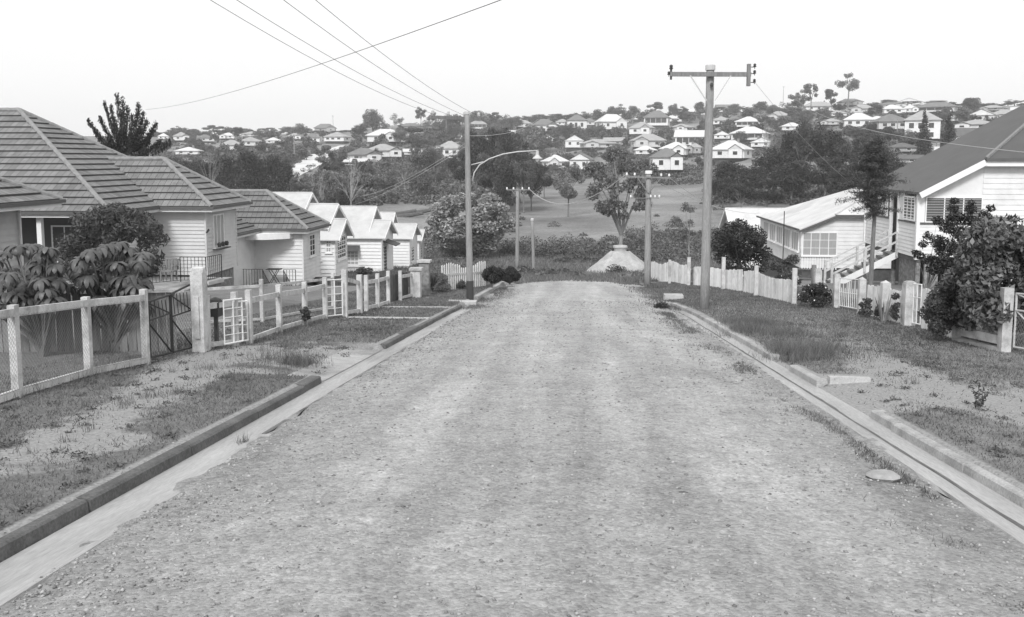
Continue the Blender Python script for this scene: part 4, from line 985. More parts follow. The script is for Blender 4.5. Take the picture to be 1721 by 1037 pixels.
for f in (.02, .2, .8, .98): insulator(mb, C0.lerp(C1, f)+U(.08), .9)
c2a, c2b = P(1060, 333, PC.y-.15), P(1108, 333, PC.y-.15)
for f in (0, .7, .85, 1): insulator(mb, c2a.lerp(c2b, f)+U(.05), .8)
mb.build('insulator', M['whitetrim'], t); MB().bar(c2a, c2b, .03, .03).build('lower_crossarm', M['timber'], t)
t, PD, PDT = powerpole('distant slim power pole with small crossarm above the clipped hedge', 869, 455, 870, 320, .16, .13)
D0, D1 = P(852, 319, PD.y-.1), P(889, 319, PD.y-.1); MB().bar(D0, D1, .1, .1).build('crossarm', M['timber'], t); mb = MB()
for f in (0, .3, .7, 1): insulator(mb, D0.lerp(D1, f)+U(.04), 1.4)
mb.build('insulator', M['whitetrim'], t); MB().bar(D0.lerp(D1, .2), PDT+Vector((0, -.1, -.6)), .06, .06).build('brace', M['timber'], t)
t, PE, PET = powerpole('short bare timber pole with pale cap right of the distant slim pole', 897, 458, 894, 371, .13, .11); MB().lathe(PET, [(.13, 0), (.14, .12), (.1, .2)], 10).build('pole_cap', M['steel'], t)
def wire(label, a, b, sag=.3, r=.009, m='wiredark', group=None, n_=24, name='power_line'):
    a = Vector(a); b = Vector(b); mb = MB(); mb.tube([a.lerp(b, k/n_)-U(4*sag*(k/n_)*(1-k/n_)) for k in range(n_+1)], r, 5)
    t = single(name, mb, M[m], label, 'wire', a, group); return t
for (px, w_, o, word) in ((402, WB[0], 0, 'leftmost of the four long wires rising to the top edge'), (444, WB[1], 1, 'second from left of the four long wires rising to the top edge'), (516, WB[2], 2, 'third from left of the four long wires rising to the top edge'), (566, WB[3], 3, 'rightmost of the four long wires rising to the top edge')):
    e = P(px, 0, 16.0); b = w_+(e-w_)*2.15; b.z += .75; wire(word, w_, b, .65, .005, group='four wires running from the lamp pole')
a = P(245, 184, 52); b = P(790, 0, 14); wire('long single wire crossing the whole sky from the dark spiky tree to the top edge', a, a+(b-a)*1.4+U(.4), .55, .006, n_=40)
mb = MB(); wire('sagging wire from the distant slim pole to the second right pole', D1+U(.1), C0+U(.1), 1.3, .02, 'steel')
wire('pale wire from the second right pole past the front pole to the pale-roofed cottage', C1, P(1218, 351, 80), .3, .014, 'steel')
wire('pale wire passing behind the front power pole to the pale-roofed bungalow', P(1112, 309, PC.y), P(1290, 357, 73), .5, .012, 'steel')
wire('thin wire falling from the front power pole crossarm to the feathery tree', B2+Vector((.1, 0, -.2)), P(1500, 350, 44), .5, .005, 'steel')
wire('long pale wire across the right hillside above the dark iron roof', P(1330, 160, 170), P(1780, 262, 30), 1.5, .012, 'steel')
wire('upper of two pale service wires slanting down behind the gabled cottages', P(605, 330, 60), P(783, 240, PB.y), .3, .009, 'steel')
wire('lower of two pale service wires slanting down behind the gabled cottages', P(590, 345, 60), P(783, 246, PB.y), .25, .009, 'steel')
wire('service wire from the lamp pole toward the hillside houses on the right', P(789, 228, PB.y), P(905, 200, 60), .3, .008, 'steel')
# mail box, culvert mound, manhole
q = gp(356, 587, lo=14); t = thing('letter_box', 'small dark letter box fixed just right of the tall white gate post', 'letter box', q+U(.5)); MB().box(q.x-.12, q.x+.1, q.y+.1, q.y+.35, q.z+.55, q.z+.8).build('box', M['dark'], t); mb = MB(); mb.lathe((q.x, q.y+.22, q.z+.8), [(.14, 0), (.1, .05), (.02, .08)], 8); mb.build('lid', M['dark'], t); MB().box(q.x-.03, q.x+.03, q.y+.2, q.y+.26, q.z, q.z+.55).build('stake', M['timberd'], t)
c = P(1042, 452, 77); c.z = G(c.x, c.y); V = []; Fc = []; nr, na = 16, 48; top_z = P(1042, 421, 77).z
for i in range(nr+1):
    f = i/nr; r = .75+f*2.4
    for j in range(na):
        a = 2*math.pi*j/na; rr = r*(1+.12*mn.noise(Vector((math.cos(a)*1.5, math.sin(a)*1.5, 3)))*f); x, y = c.x+rr*math.cos(a), c.y+rr*math.sin(a)
        g = G(x, y)-.05; z = g+(top_z-g)*(1-f)**1.15+.16*mn.noise(Vector((x*2, y*2, 1)))*(1-f)*f*3+.07*mn.noise(Vector((x*6, y*6, 1)))*min(1, f*4); V.append((x, y, z))
Fc = [(i*na+j, i*na+(j+1) % na, (i+1)*na+(j+1) % na, (i+1)*na+j) for i in range(nr) for j in range(na)]
M['mound'] = mat('mound_earth', .38, .95, .25, 1.5, .05, 6, grain=(14, .2)); setp(link('earth_mound', npmesh('earth_mound', V, Fc, M['mound'], smooth=True)), kind='structure')
mb = MB(); mb.lathe((c.x, c.y, top_z-.4), [(.52, 0), (.52, .62), (.6, .63), (.6, .78), (.56, .82)], 16); single('manhole_shaft', mb, M['concrete'], 'round concrete manhole shaft crowning the earth mound at the road end', 'manhole', (c.x, c.y, top_z))
# flat rock lying on the road, small rocks
def rock(label, px, py, s, m='rock', flat=.25, grp=None):
    p = gp(px, py); p.z = zc(p.y)+.03; mb = MB(); n_ = 10; rs = [rnd.uniform(.7, 1.15) for _ in range(n_)]
    for lv, (k, z) in enumerate(((.8, -.02), (1, flat*.4), (.75, flat))):
        pass
    rings = [[p+Vector((s*k*rs[j]*math.cos(6.283*j/n_)*1.25, s*k*rs[j]*math.sin(6.283*j/n_), z*s)) for j in range(n_)] for k, z in ((.8, -.1), (1, flat*.5), (.72, flat+rnd.uniform(0, .1)))]
    for a, b in zip(rings[:-1], rings[1:]):
        for j in range(n_): mb.poly([a[j], a[(j+1) % n_], b[(j+1) % n_], b[j]])
    mb.poly(rings[-1]); single('rock', mb, M[m], label, 'rock', p, grp)
rock('large flat pale rock lying on the road gravel, right of centre', 1484, 815, .115, flat=.3)
rock('small pale rock on the road up-left of the large flat rock', 1385, 804, .05, flat=.7)
rock('small dark rock alone on the open road, left of the pale rocks', 1148, 849, .045, 'kerbd', .8)
rock('little dark stone on the far left half of the road', 742, 845, .03, 'kerbd', .8)

# ------------------------------------------------------------------ foliage
NR = np.random.default_rng(11)
def unit(n_):
    v = NR.normal(size=(n_, 3)); return v/np.linalg.norm(v, axis=1, keepdims=True)
def leaves(C, Nn, ln, wd, droop=0., fold=.25, updir=None):
    """kite leaves: C centres, Nn normals; returns verts, quads"""
    n_ = len(C); t = unit(n_)
    if droop: t = t*(1-droop)+np.array([0, 0, -1.])*droop
    if updir is not None: t = t*.45+updir
    t -= Nn*(t*Nn).sum(1, keepdims=True); t /= np.linalg.norm(t, axis=1, keepdims=True)+1e-9
    b = np.cross(Nn, t); L_ = ln*(NR.uniform(.6, 1.3, (n_, 1))); W = wd*(NR.uniform(.7, 1.25, (n_, 1)))
    V = np.empty((n_, 4, 3)); V[:, 0] = C-t*L_*.5; V[:, 1] = C+b*W*.5-Nn*W*fold; V[:, 2] = C+t*L_*.5; V[:, 3] = C-b*W*.5-Nn*W*fold
    return V.reshape(-1, 3), np.arange(n_*4).reshape(-1, 4)
def crown(cl, n_, ln, wd, shell=.35, up=.35, rand=.8, droop=0., fold=.25):
    """cl: (k,6) clump centre + radii"""
    cl = np.asarray(cl, float); vol = (cl[:, 3]*cl[:, 4]*cl[:, 5])**.72; k = NR.choice(len(cl), n_, p=vol/vol.sum())
    d = unit(n_); r = NR.uniform(0, 1, (n_, 1))**shell; C = cl[k, :3]+d*r*cl[k, 3:6]
    Nn = d*.55+unit(n_)*rand+np.array([0, 0, up]); Nn /= np.linalg.norm(Nn, axis=1, keepdims=True)
    return leaves(C, Nn, ln, wd, droop, fold)
def clumps(rx, ry, rz, cz, k, cr=.38, flat=.75, inner=.3):
    out = []
    for _ in range(k):
        d = unit(1)[0]; r = NR.uniform(inner, 1)**.6; q = NR.uniform(.7, 1.25)*cr*min(rx, rz*1.3)
        out.append([d[0]*rx*r*(1-cr*.6), d[1]*ry*r*(1-cr*.6), cz+d[2]*rz*r*(1-cr*.6), q, q, q*flat])
    return np.array(out)
def limbs(mb, base, h0, cl, r0, frac=.7, sides=6, kmax=9, bend=.25):
    """tapered trunk up to h0, then limbs out to the clumps"""
    base = Vector(base); top = base+Vector((NR.normal()*.04*h0, NR.normal()*.04*h0, h0)); mid = base.lerp(top, .5)+Vector((NR.normal()*.03*h0, 0, 0))
    mb.tube([base-Vector((0, 0, .3)), base+Vector((0, 0, h0*.06)), mid, top], [r0*1.35, r0, r0*.85, r0*.7], sides+2)
    idx = NR.permutation(len(cl))[:kmax]
    for i in idx:
        e = Vector(cl[i][:3]); m1 = top.lerp(e, .45)+Vector((0, 0, bend*abs(e.z-top.z)*.4-.02*h0)); mb.tube([top-Vector((0, 0, h0*.08)), m1, e], [r0*.5, r0*.3, r0*.08], sides)
    return mb
TREEMESH = {}
def treekind(kind):
    """unit trees about 10 m tall, kept as meshes and re-used"""
    if kind in TREEMESH: return TREEMESH[kind]
    k = kind.split('_')[0]; mb = MB()
    if kind == 'gum_big' or kind == 'dome': pass
    elif k == 'round': cl = clumps(4.6, 4.6, 3.9, 5.6, 26, .36); h0 = 2.2; r = .25; V, Q = crown(cl, 5200, .48, .26); lm = 7
    if k == 'gum' and kind != 'gum_big': cl = clumps(4.2, 4.2, 3.4, 6.6, 17, .30, .65, .45); h0 = 3.6; r = .22; V, Q = crown(cl, 4200, .46, .2, up=.2, droop=.3); lm = 11
    elif k == 'tall': cl = clumps(2.8, 2.8, 3.1, 7.5, 16, .30, .85, .4); h0 = 5.6; r = .16; V, Q = crown(cl, 1500, .5, .24, droop=.3); lm = 10
    elif kind == 'gum_big':
        cl = clumps(4.9, 4.7, 3.5, 6.4, 44, .17, .7, .5); h0 = 1.6; r = .26; V, Q = crown(cl, 7000, .34, .16, up=.25, droop=.25); lm = 13
    elif kind == 'dome':
        cl = clumps(4.7, 4.7, 4.7, 4.9, 60, .22, .9, .6); h0 = 1.6; r = .3; V, Q = crown(cl, 22000, .4, .2); lm = 9
    elif k == 'bush':
        cl = clumps(4.8, 4.8, 3.2, 3.4, 22, .42); h0 = 1.; r = .16; V, Q = crown(cl, 2600, .8, .45); lm = 4
    elif k == 'cone':
        cl = np.array([[NR.normal()*.25, NR.normal()*.25, z, (10.2-z)*.27+.25, (10.2-z)*.27+.25, .9] for z in np.linspace(.8, 9.6, 15)]); h0 = 1.2; r = .2; V, Q = crown(cl, 4200, .5, .22, up=.6); lm = 0
    elif k == 'flat': cl = clumps(6.4, 4.5, 1.7, 5.2, 20, .8, .55, .3); h0 = 2.4; r = .3; V, Q = crown(cl, 3400, .6, .34, up=.6); lm = 8
    elif k == 'sparse': cl = clumps(3.8, 3.8, 3.8, 6.2, 14, .22, .6, .6); h0 = 2.6; r = .16; V, Q = crown(cl, 900, .4, .2); lm = 14
    elif k == 'bare': cl = clumps(3.6, 3.6, 4.2, 6., 16, .12, .6, .6); h0 = 2.2; r = .16; V, Q = crown(cl, 120, .3, .15); lm = 16
    limbs(mb, (0, 0, 0), h0, cl, r, kmax=lm)
    if k == 'bare':
        for c in cl:
            for _ in range(3): e = Vector(c[:3]); mb.tube([e.lerp(Vector((0, 0, 3)), .4), e+Vector((NR.normal()*.9, NR.normal()*.9, NR.normal()*.8+.3))], [.06, .015], 4)
    tm = bpy.data.meshes.new('trunk'); tm.from_pydata([tuple(v) for v in mb.v], [], mb.f); tm.materials.append(M['barkpale'] if k in ('bare', 'sparse') or kind == 'gum_big' else M['bark'])
    cm = npmesh('crown', V, Q, M['leaf_far']); TREEMESH[kind] = (tm, cm); return TREEMESH[kind]
def tree(label, kind, p, h, wpx=None, group=None, name='tree', leafm=None, width=None, rz=None):
    tm, cm = treekind(kind); t = thing(name, label, 'tree', p, group); s = h/10.; wdt = {'round': 9.4, 'gum': 8.6, 'tall': 5.6, 'dome': 9.6, 'bush': 9.8, 'cone': 5.4, 'flat': 12.8, 'sparse': 7.6, 'bare': 7.4}[kind.split('_')[0]]
    sx = (width/wdt) if width else s; t.scale = (sx, sx, s); t.rotation_euler = (0, 0, rnd.uniform(0, 6.28) if rz is None else rz)
    a = link('trunk', tm, t); b = link('crown', cm, t)
    if leafm:
        b.material_slots[0].link = 'OBJECT'; b.material_slots[0].material = leafm
    return t
def at_tree(px, base_py, top_py, wpx, d=None):
    """ground point + real height and width from picture size"""
    p = hit(px, base_py, lo=44) if d is None else None
    if p is None:
        r = ray(px, base_py); x = r.x*d/r.y; p = Vector((x, d, G(x, d)))
    dep = proj(p)[2]; topz = P(px, top_py, p.y).z; return p, max(1.5, topz-p.z), wpx/F*dep

# ------------------------------------------------------------------ hillside houses
HM = {'w': M['white'], 'g': mat('grey_house_paint', .35, .7, .1), 'c': M['cream']}
HR = {'w': mat('white_iron_roof', .58, .5, .1, .8), 'p': mat('grey_iron_roof', .33, .6, .12, .8), 'd': mat('slate_grey_roof', .17, .8, .15, .8), 'k': mat('dark_tiled_roof', .12, .85, .15, .8)}
BOX = []
def hillhouse(px, py, wpx, hpx, roof, label, kind='hip', wm='w', floors=1, dist=None, turn=None):
    p = hit(px, py, lo=60) if dist is None else at_tree(px, py, py-5, 5, dist)[0]
    dep = proj(p)[2]; W = wpx/F*dep; Ht = hpx/F*dep
    BOX.append((px-wpx/2, px+wpx/2, py-hpx, py, dep))
    az = math.atan2(-p.x, p.y); t = thing('house', label, 'house', p, 'houses on the far hillside', rz=az+(turn if turn is not None else rnd.uniform(-.35, .35)))
    ov = .05*W; w2 = W/2-ov; d2 = min(w2, 4.5)*rnd.uniform(.85, 1.); rh = min(Ht*.42, w2*.62); e = Ht-rh; sub = e*.3 if floors == 1 else 0.12*e
    def B(name, f, m, parent=None):
        mb = MB(); f(mb); me = bpy.data.meshes.new(name); me.from_pydata([tuple(v) for v in mb.v], [], mb.f); me.materials.append(m); return link(name, me, parent or t)
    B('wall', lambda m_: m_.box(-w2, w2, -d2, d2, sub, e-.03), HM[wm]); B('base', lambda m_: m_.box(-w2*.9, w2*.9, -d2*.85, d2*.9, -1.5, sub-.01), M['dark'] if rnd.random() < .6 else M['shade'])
    X, Y = w2+ov, d2+ov
    def rf(m_):
        a, b, c, d = (-X, -Y, e), (X, -Y, e), (X, Y, e), (-X, Y, e); th_ = .15
        if kind == 'gable': q, r = (-X, 0, e+rh), (X, 0, e+rh)
        elif kind == 'front': q, r = (0, -Y, e+rh), (0, Y, e+rh)
        else: g = max(0, X-Y*.95); q, r = (-g, 0, e+rh), (g, 0, e+rh)
        if kind == 'front':
            m_.poly([a, q, r, d]); m_.poly([q, b, c, r]); m_.poly([d, r, c])
        else: m_.poly([a, b, r, q]); m_.poly([b, c, r]); m_.poly([c, d, q, r]); m_.poly([d, a, q])
        m_.box(-X, X, -Y, Y, e-.15, e-.01)
    B('roof', rf, HR[roof])
    if kind == 'front':
        B('gable_end', lambda m_: m_.poly([(-X*.93, -Y+.25, e), (X*.93, -Y+.25, e), (0, -Y+.25, e+rh*.93)]), HM[wm])
    if kind == 'hip' and rnd.random() < .45:      # projecting front room with its own small gable
        s_ = rnd.choice((-1, 1)); g0, g1 = (w2*.15, w2*.95) if s_ > 0 else (-w2*.95, -w2*.15); gm = (g0+g1)/2
        B('front_room', lambda m_: m_.box(g0, g1, -d2-1.3, -d2+.02, sub, e-.03), HM[wm])
        B('porch_gable', lambda m_: (m_.poly([(g0-.3, -d2-1.6, e-.02), (gm, -d2-1.6, e+rh*.55), (gm, 0, e+rh*.55), (g0-.3, 0, e-.02)]), m_.poly([(gm, -d2-1.6, e+rh*.55), (g1+.3, -d2-1.6, e-.02), (g1+.3, 0, e-.02), (gm, 0, e+rh*.55)]), m_.poly([(g0, -d2-1.3, e-.04), (g1, -d2-1.3, e-.04), (gm, -d2-1.3, e+rh*.5)])), HR[roof])
        wins = [(-s_*w2*.45, -d2)] + [(gm, -d2-1.3)]
    else: wins = [(x, -d2) for x in ([-w2*.62, -w2*.1, w2*.5] if W > 9 else [-w2*.5, w2*.4])]
    hw = min(.62, w2*.14); rows = [(sub+(e-sub)*.38, sub+(e-sub)*.76)] if floors == 1 else [(e*.2, e*.42), (e*.62, e*.86)]
    for x, y in wins:
        for z0, z1 in rows:
            f_ = B('window', lambda m_: m_.box(x-hw-.08, x+hw+.08, y-.05, y-.005, z0-.08, z1+.08), M['whitetrim']); B('pane', lambda m_: m_.box(x-hw, x+hw, y-.09, y-.052, z0, z1), M['glass'], f_)
    if rnd.random() < .35 and len(wins) == 3:
        f_ = B('verandah_shade_band', lambda m_: m_.box(-w2*.9, w2*.9, -d2-.16, -d2-.1, sub+(e-sub)*.35, e-.35), M['shade'])  # solid dark band, painted as the shade inside an open verandah
        for q_ in range(5): B('verandah_post', lambda m_: m_.box(-w2*.9+q_*w2*.45-.07, -w2*.9+q_*w2*.45+.07, -d2-.26, -d2-.165, sub, e-.2), M['whitetrim'])
    for s_ in (-1, 1):
        f_ = B('window', lambda m_: m_.box(min(s_*w2, s_*(w2+.05)), max(s_*w2, s_*(w2+.05)), -.7, .7, rows[-1][0], rows[-1][1]), M['glass'])
    if rnd.random() < .5 and kind != 'front':   # front verandah with posts
        vx = w2*.45*rnd.choice((-1, 1)); B('verandah', lambda m_: m_.box(vx-w2*.4, vx+w2*.4, -d2-1.5 if not (kind == 'hip' and len(wins) == 2 and wins[1][1] < -d2) else -d2-.9, -d2-.02, sub-.12, sub-.02), M['timber'])
    if rnd.random() < .3: cx = w2*.4*rnd.choice((-1, 1)); B('chimney', lambda m_: m_.box(cx-.3, cx+.3, -.3, .3, e+rh*.4, e+rh+.5), M['stone'])
    return t
HL = [
 (915, 225, 42, 25, 'd', 'dark-roofed house above the street lamp, its right wing lower', 'hip', 'w', 1), (969, 231, 36, 38, 'd', 'tall narrow two-storey white house with grey pyramid roof, centre of the hillside', 'hip', 'w', 2),
 (965, 253, 33, 26, 'w', 'small white house with front gable just below the tall two-storey house', 'front', 'w', 1), (1027, 223, 50, 31, 'w', 'broad white house with white hip roof right of the tall two-storey house', 'hip', 'w', 1),
 (1079, 230, 40, 25, 'p', 'white house with pale grey hip roof over dark stumps, up-left of the front pole', 'hip', 'w', 1), (1104, 217, 44, 31, 'd', 'grey-roofed white house highest behind the pale grey hip-roofed house', 'hip', 'w', 1),
 (1005, 251, 60, 17, 'p', 'long low rounded grey roof half behind the crown of the leaning gum', 'hip', 'c', 1), (1032, 246, 36, 15, 'p', 'low flat-looking house right of the long low grey roof', 'gable', 'g', 1),
 (1089, 252, 58, 27, 'p', 'wide grey-roofed house over the small white pyramid roof', 'hip', 'c', 1), (1084, 262, 38, 17, 'w', 'small white pyramid-roofed house, left of the large grey-roofed house', 'hip', 'w', 1),
 (933, 288, 40, 28, 'w', 'white cubic house with pale hip roof lowest beside the lamp head', 'hip', 'w', 1), (978, 291, 38, 33, 'd', 'white house with dark roof and front verandah at the foot of the hill', 'front', 'w', 1),
 (1119, 294, 55, 45, 'd', 'large white house with dark grey hip roof above the second pole', 'hip', 'w', 1), (910, 249, 35, 26, 'w', 'white gabled house below the dark-roofed house above the street lamp', 'front', 'w', 1),
 (850, 232, 38, 13, 'w', 'low white flat-roofed building between dark trees left of the lamp arm', 'gable', 'w', 1), (1069, 205, 17, 18, 'w', 'tiny bright white house high above the pale grey hip roof', 'front', 'w', 1),
 (1005, 197, 32, 13, 'p', 'pale roof on the skyline behind the broad white house', 'hip', 'w', 1), (1136, 265, 48, 26, 'w', 'white house with bright pyramid roof left of the front pole', 'hip', 'w', 1),
 (1159, 246, 50, 27, 'w', 'white two-level gabled house immediately left of the front pole', 'gable', 'w', 2), (1168, 262, 24, 21, 'p', 'grey house wall touching the left side of the front pole', 'hip', 'g', 1),
 (1229, 272, 62, 36, 'w', 'wide pale house with dark open underfloor, right of the front pole', 'hip', 'w', 1), (1258, 217, 44, 21, 'w', 'white house with white hip roof, uppermost of the bright group right of the pole', 'hip', 'w', 1),
 (1260, 240, 60, 27, 'w', 'long white house with pale roof in the middle of the bright group', 'hip', 'w', 1), (1281, 250, 38, 19, 'w', 'white gable roof showing left of the great dark tree mass', 'front', 'w', 1),
 (1308, 206, 40, 19, 'p', 'large grey roof above the left end of the great dark tree mass', 'hip', 'c', 1), (1221, 189, 38, 15, 'd', 'long low schoolhouse-like roof on the skyline right of the front pole', 'gable', 'w', 1),
 (1163, 190, 44, 12, 'w', 'long low white building on the skyline left of the front pole', 'gable', 'w', 1), (1375, 190, 52, 19, 'p', 'grey hip roof on the skyline between two tall gums', 'hip', 'w', 1),
 (1428, 180, 42, 14, 'd', 'big dark roof on the skyline behind the tallest slender gum', 'hip', 'g', 1), (1442, 218, 52, 28, 'w', 'white house with double front gables right of the great dark tree mass', 'hip', 'w', 1),
 (1449, 193, 44, 17, 'p', 'grey hip roof just above the white double-gabled house', 'hip', 'c', 1), (1408, 197, 30, 11, 'p', 'low pale roof left of the white double-gabled house', 'hip', 'w', 1),
 (1498, 194, 36, 18, 'w', 'white house with bright pyramid roof, left one of two side by side', 'hip', 'w', 1), (1529, 192, 26, 16, 'w', 'white house with bright pyramid roof, right one of two side by side', 'hip', 'w', 1),
 (1554, 191, 32, 11, 'w', 'low white-roofed house right of the two bright pyramid roofs', 'hip', 'w', 1), (1495, 223, 56, 31, 'd', 'dark grey hip roof house left of the white house with pointed cypress', 'hip', 'c', 1),
 (1549, 238, 60, 52, 'p', 'large white house with pale hip roof behind the pointed cypress', 'hip', 'w', 2), (1575, 192, 64, 20, 'd', 'long dark roof near the skyline above the two cypresses', 'hip', 'w', 1),
 (1652, 208, 44, 24, 'p', 'light-roofed gabled house above the vented gable roof', 'front', 'w', 1), (1642, 221, 62, 20, 'p', 'wide house with a pale roof and small vent gable, upper right', 'hip', 'w', 1),
 (1628, 248, 64, 33, 'k', 'white house with dark flat roof by the bend of the hill road', 'gable', 'w', 1), (1687, 204, 46, 20, 'p', 'grey hip roof right of the wide vented house', 'hip', 'c', 1),
 (1668, 188, 42, 11, 'p', 'pale grey roof low on the skyline at upper right', 'hip', 'g', 1), (1712, 192, 26, 12, 'w', 'white gabled house at the right edge of the skyline', 'gable', 'w', 1),
 (1531, 175, 34, 14, 'w', 'white gable standing above the skyline roofs at right', 'front', 'w', 1), (1515, 258, 46, 18, 'k', 'near dark roof beside the hill road, left of its bend', 'hip', 'g', 1),
 (1524, 276, 52, 16, 'k', 'dark roof edge seen just over the feathery tree', 'gable', 'g', 1), (1500, 182, 46, 10, 'd', 'low dark roof behind the two bright pyramid roofs', 'hip', 'c', 1),
 (305, 239, 28, 17, 'p', 'pale-roofed house right of the dark spiky tree', 'hip', 'w', 1), (390, 256, 40, 21, 'p', 'pale hip-roofed house above the left dark trees', 'hip', 'w', 1),
 (421, 248, 34, 18, 'p', 'pale house touching the right side of another above the left dark trees', 'hip', 'w', 1), (384, 235, 26, 12, 'w', 'tiny white house near the left skyline', 'hip', 'w', 1),
 (423, 231, 28, 10, 'p', 'long tiny roof on the left skyline', 'hip', 'c', 1), (525, 242, 28, 18, 'd', 'dark-roofed house left of the top of the pale hill road', 'hip', 'w', 1),
 (567, 241, 38, 19, 'p', 'grey hip-roofed house at the top of the pale hill road', 'hip', 'w', 1), (547, 224, 38, 17, 'd', 'large dark roof rising on the skyline above the pale hill road', 'hip', 'g', 1),
 (649, 243, 60, 26, 'w', 'white house with bright pyramid roof beneath the great domed tree', 'hip', 'w', 1), (612, 275, 64, 26, 'd', 'wide grey-roofed house right of the pale hill road', 'hip', 'c', 1),
 (644, 268, 54, 26, 'p', 'cream house with grey hip roof below the white pyramid-roofed house', 'hip', 'w', 1), (594, 280, 70, 14, 'w', 'long low white shed right of the pale hill road', 'gable', 'w', 1),
 (757, 272, 46, 35, 'p', 'white two-storey house left of the lamp pole', 'hip', 'w', 2), (775, 236, 20, 15, 'w', 'white house corner above the two-storey house left of the lamp pole', 'hip', 'w', 1),
 (804, 220, 32, 19, 'p', 'white house with pale roof just right of the lamp pole top', 'hip', 'w', 1), (690, 220, 40, 13, 'd', 'dark roof behind the wide dark flat-topped tree', 'hip', 'g', 1),
 (275, 236, 18, 12, 'w', 'small white house glimpsed through the dark spiky tree', 'hip', 'w', 1), (318, 262, 40, 15, 'w', 'white roofs low behind the left dark trees', 'hip', 'w', 1), (697, 262, 40, 12, 'w', 'low white shed between terraces left of the two-storey house', 'gable', 'w', 1)]
HL += [(881, 216, 30, 14, 'p', 'small pale-roofed house left above the dark-roofed house over the lamp arm', 'hip', 'w', 1), (990, 213, 26, 14, 'd', 'small dark-roofed house between the tall house and the broad white one', 'hip', 'c', 1),
 (1129, 207, 30, 13, 'w', 'bright little house near the skyline left of the front pole', 'hip', 'w', 1), (1145, 222, 34, 14, 'p', 'low grey-roofed house above the white two-level gabled house', 'hip', 'w', 1),
 (1212, 212, 34, 16, 'p', 'grey-roofed cottage just right of the front pole below the schoolhouse roof', 'hip', 'w', 1), (1213, 236, 28, 16, 'w', 'small white house wedged between the front pole and the bright group', 'front', 'w', 1),
 (1330, 222, 38, 16, 'w', 'white-roofed house at the upper left edge of the dark tree mass', 'hip', 'w', 1), (1398, 212, 30, 13, 'p', 'grey roof half sunk behind the dark tree mass', 'hip', 'c', 1),
 (1474, 208, 28, 13, 'w', 'small bright-roofed house between two dark grey roofs at right', 'hip', 'w', 1), (1600, 206, 34, 13, 'p', 'grey roof showing above the blunt cypress', 'hip', 'c', 1),
 (1612, 192, 30, 11, 'd', 'low slate roof left of the pale skyline roof', 'hip', 'w', 1), (945, 213, 26, 13, 'p', 'small grey roof left of the tall two-storey house', 'hip', 'w', 1),
 (820, 246, 30, 18, 'p', 'half-hidden house between trees right of the lamp pole', 'hip', 'w', 1), (496, 236, 26, 12, 'p', 'small roof among trees left of the dark-roofed house', 'hip', 'w', 1), (345, 240, 26, 14, 'd', 'dark-roofed little house on the left hillside under the skyline', 'hip', 'w', 1), (460, 243, 26, 12, 'w', 'tiny white-roofed house above the left dark trees', 'hip', 'w', 1)]
for h in HL: hillhouse(*h[:5], h[5], h[6], h[7], h[8])

# ------------------------------------------------------------------ trees one can point to
M['leaf_gum'] = mat('gum_leaves', .13, .5, .25, .6, island=.5, spec=.4, transl=.2)
LD, LMm, LP = M['leaf_dark'], M['leaf_mid'], M['leaf_pale']
TR = [  # px, base, top, width px, kind, label, leaf, distance
 (626, 232, 178, 44, 'round_a', 'great domed tree standing on the left skyline above the white pyramid roof', None, None),
 (603, 232, 206, 34, 'round_b', 'smaller round tree at the left foot of the great domed tree', None, None),
 (708, 222, 180, 22, 'tall_a', 'slender gum with a rounded top on the skyline, left of the lamp pole', None, None),
 (727, 220, 186, 16, 'tall_b', 'thin pale gum next to the slender one left of the lamp pole', None, None),
 (690, 232, 205, 78, 'flat_a', 'wide flat-topped dark tree right of the white pyramid-roofed house', LD, None),
 (759, 236, 185, 34, 'round_c', 'dark round tree immediately left of the lamp pole top', None, None),
 (1425, 182, 125, 42, 'tall_c', 'tallest slender gum with open crown on the right skyline', None, None),
 (1340, 200, 146, 34, 'gum_a', 'leafy gum, left one of three on the right skyline', None, None), (1362, 198, 139, 30, 'tall_d', 'gum with high open crown, middle of three on the right skyline', None, None),
 (1396, 192, 145, 26, 'gum_b', 'gum with rounded crown, right one of three on the right skyline', None, None),
 (1553, 242, 187, 31, 'cone_a', 'pointed dark cypress standing before the large white house', LD, 200), (1595, 240, 188, 36, 'cone_b', 'blunt dark cypress right of the pointed one', LD, 200),
 (1618, 215, 174, 30, 'round_a', 'bushy grey tree behind the blunt cypress', None, None),
 (1043, 412, 243, 122, 'gum_big', 'large spreading gum growing behind the earth mound in mid valley', M['leaf_gum'], 104),
 (784, 462, 312, 162, 'dome', 'big dense domed tree at the end of the row of left cottages', LP, 94),
 (1290, 330, 196, 30, 'bare_a', 'pale bare tree in front of the bright houses right of the pole', None, 210),
 (352, 300, 234, 46, 'sparse_a', 'pale-branched tree with sparse top left of the dark tree mass', None, 150),
 (590, 330, 265, 60, 'bare_b', 'leafless pale tree right of the pale hill road', None, 150), (540, 345, 268, 40, 'sparse_b', 'thin pale-trunked tree left of the leafless one', None, 140),
 (1158, 415, 330, 62, 'sparse_c', 'twiggy small tree on the field left of the front pole foot', M['scrub'], 92),
 (880, 372, 255, 56, 'gum_c', 'tall gum with pale stems below the street lamp', None, 160), (955, 352, 270, 60, 'gum_d', 'dark spreading tree left of the large valley gum', None, 150),
 (830, 360, 228, 66, 'gum_a', 'tall dark gum directly right of the lamp pole', None, 165), (862, 330, 205, 56, 'round_c', 'dense dark tree between the white flat building and lamp arm', None, 210), (816, 300, 212, 46, 'round_b', 'dense tree crown right against the lamp pole', None, 230),
]
for px, b, tp, wpx, kind, lab, lf, d in TR:
    p, h, wd = at_tree(px, b, tp, wpx, d); tree(lab, kind, p, h, width=wd, leafm=lf)
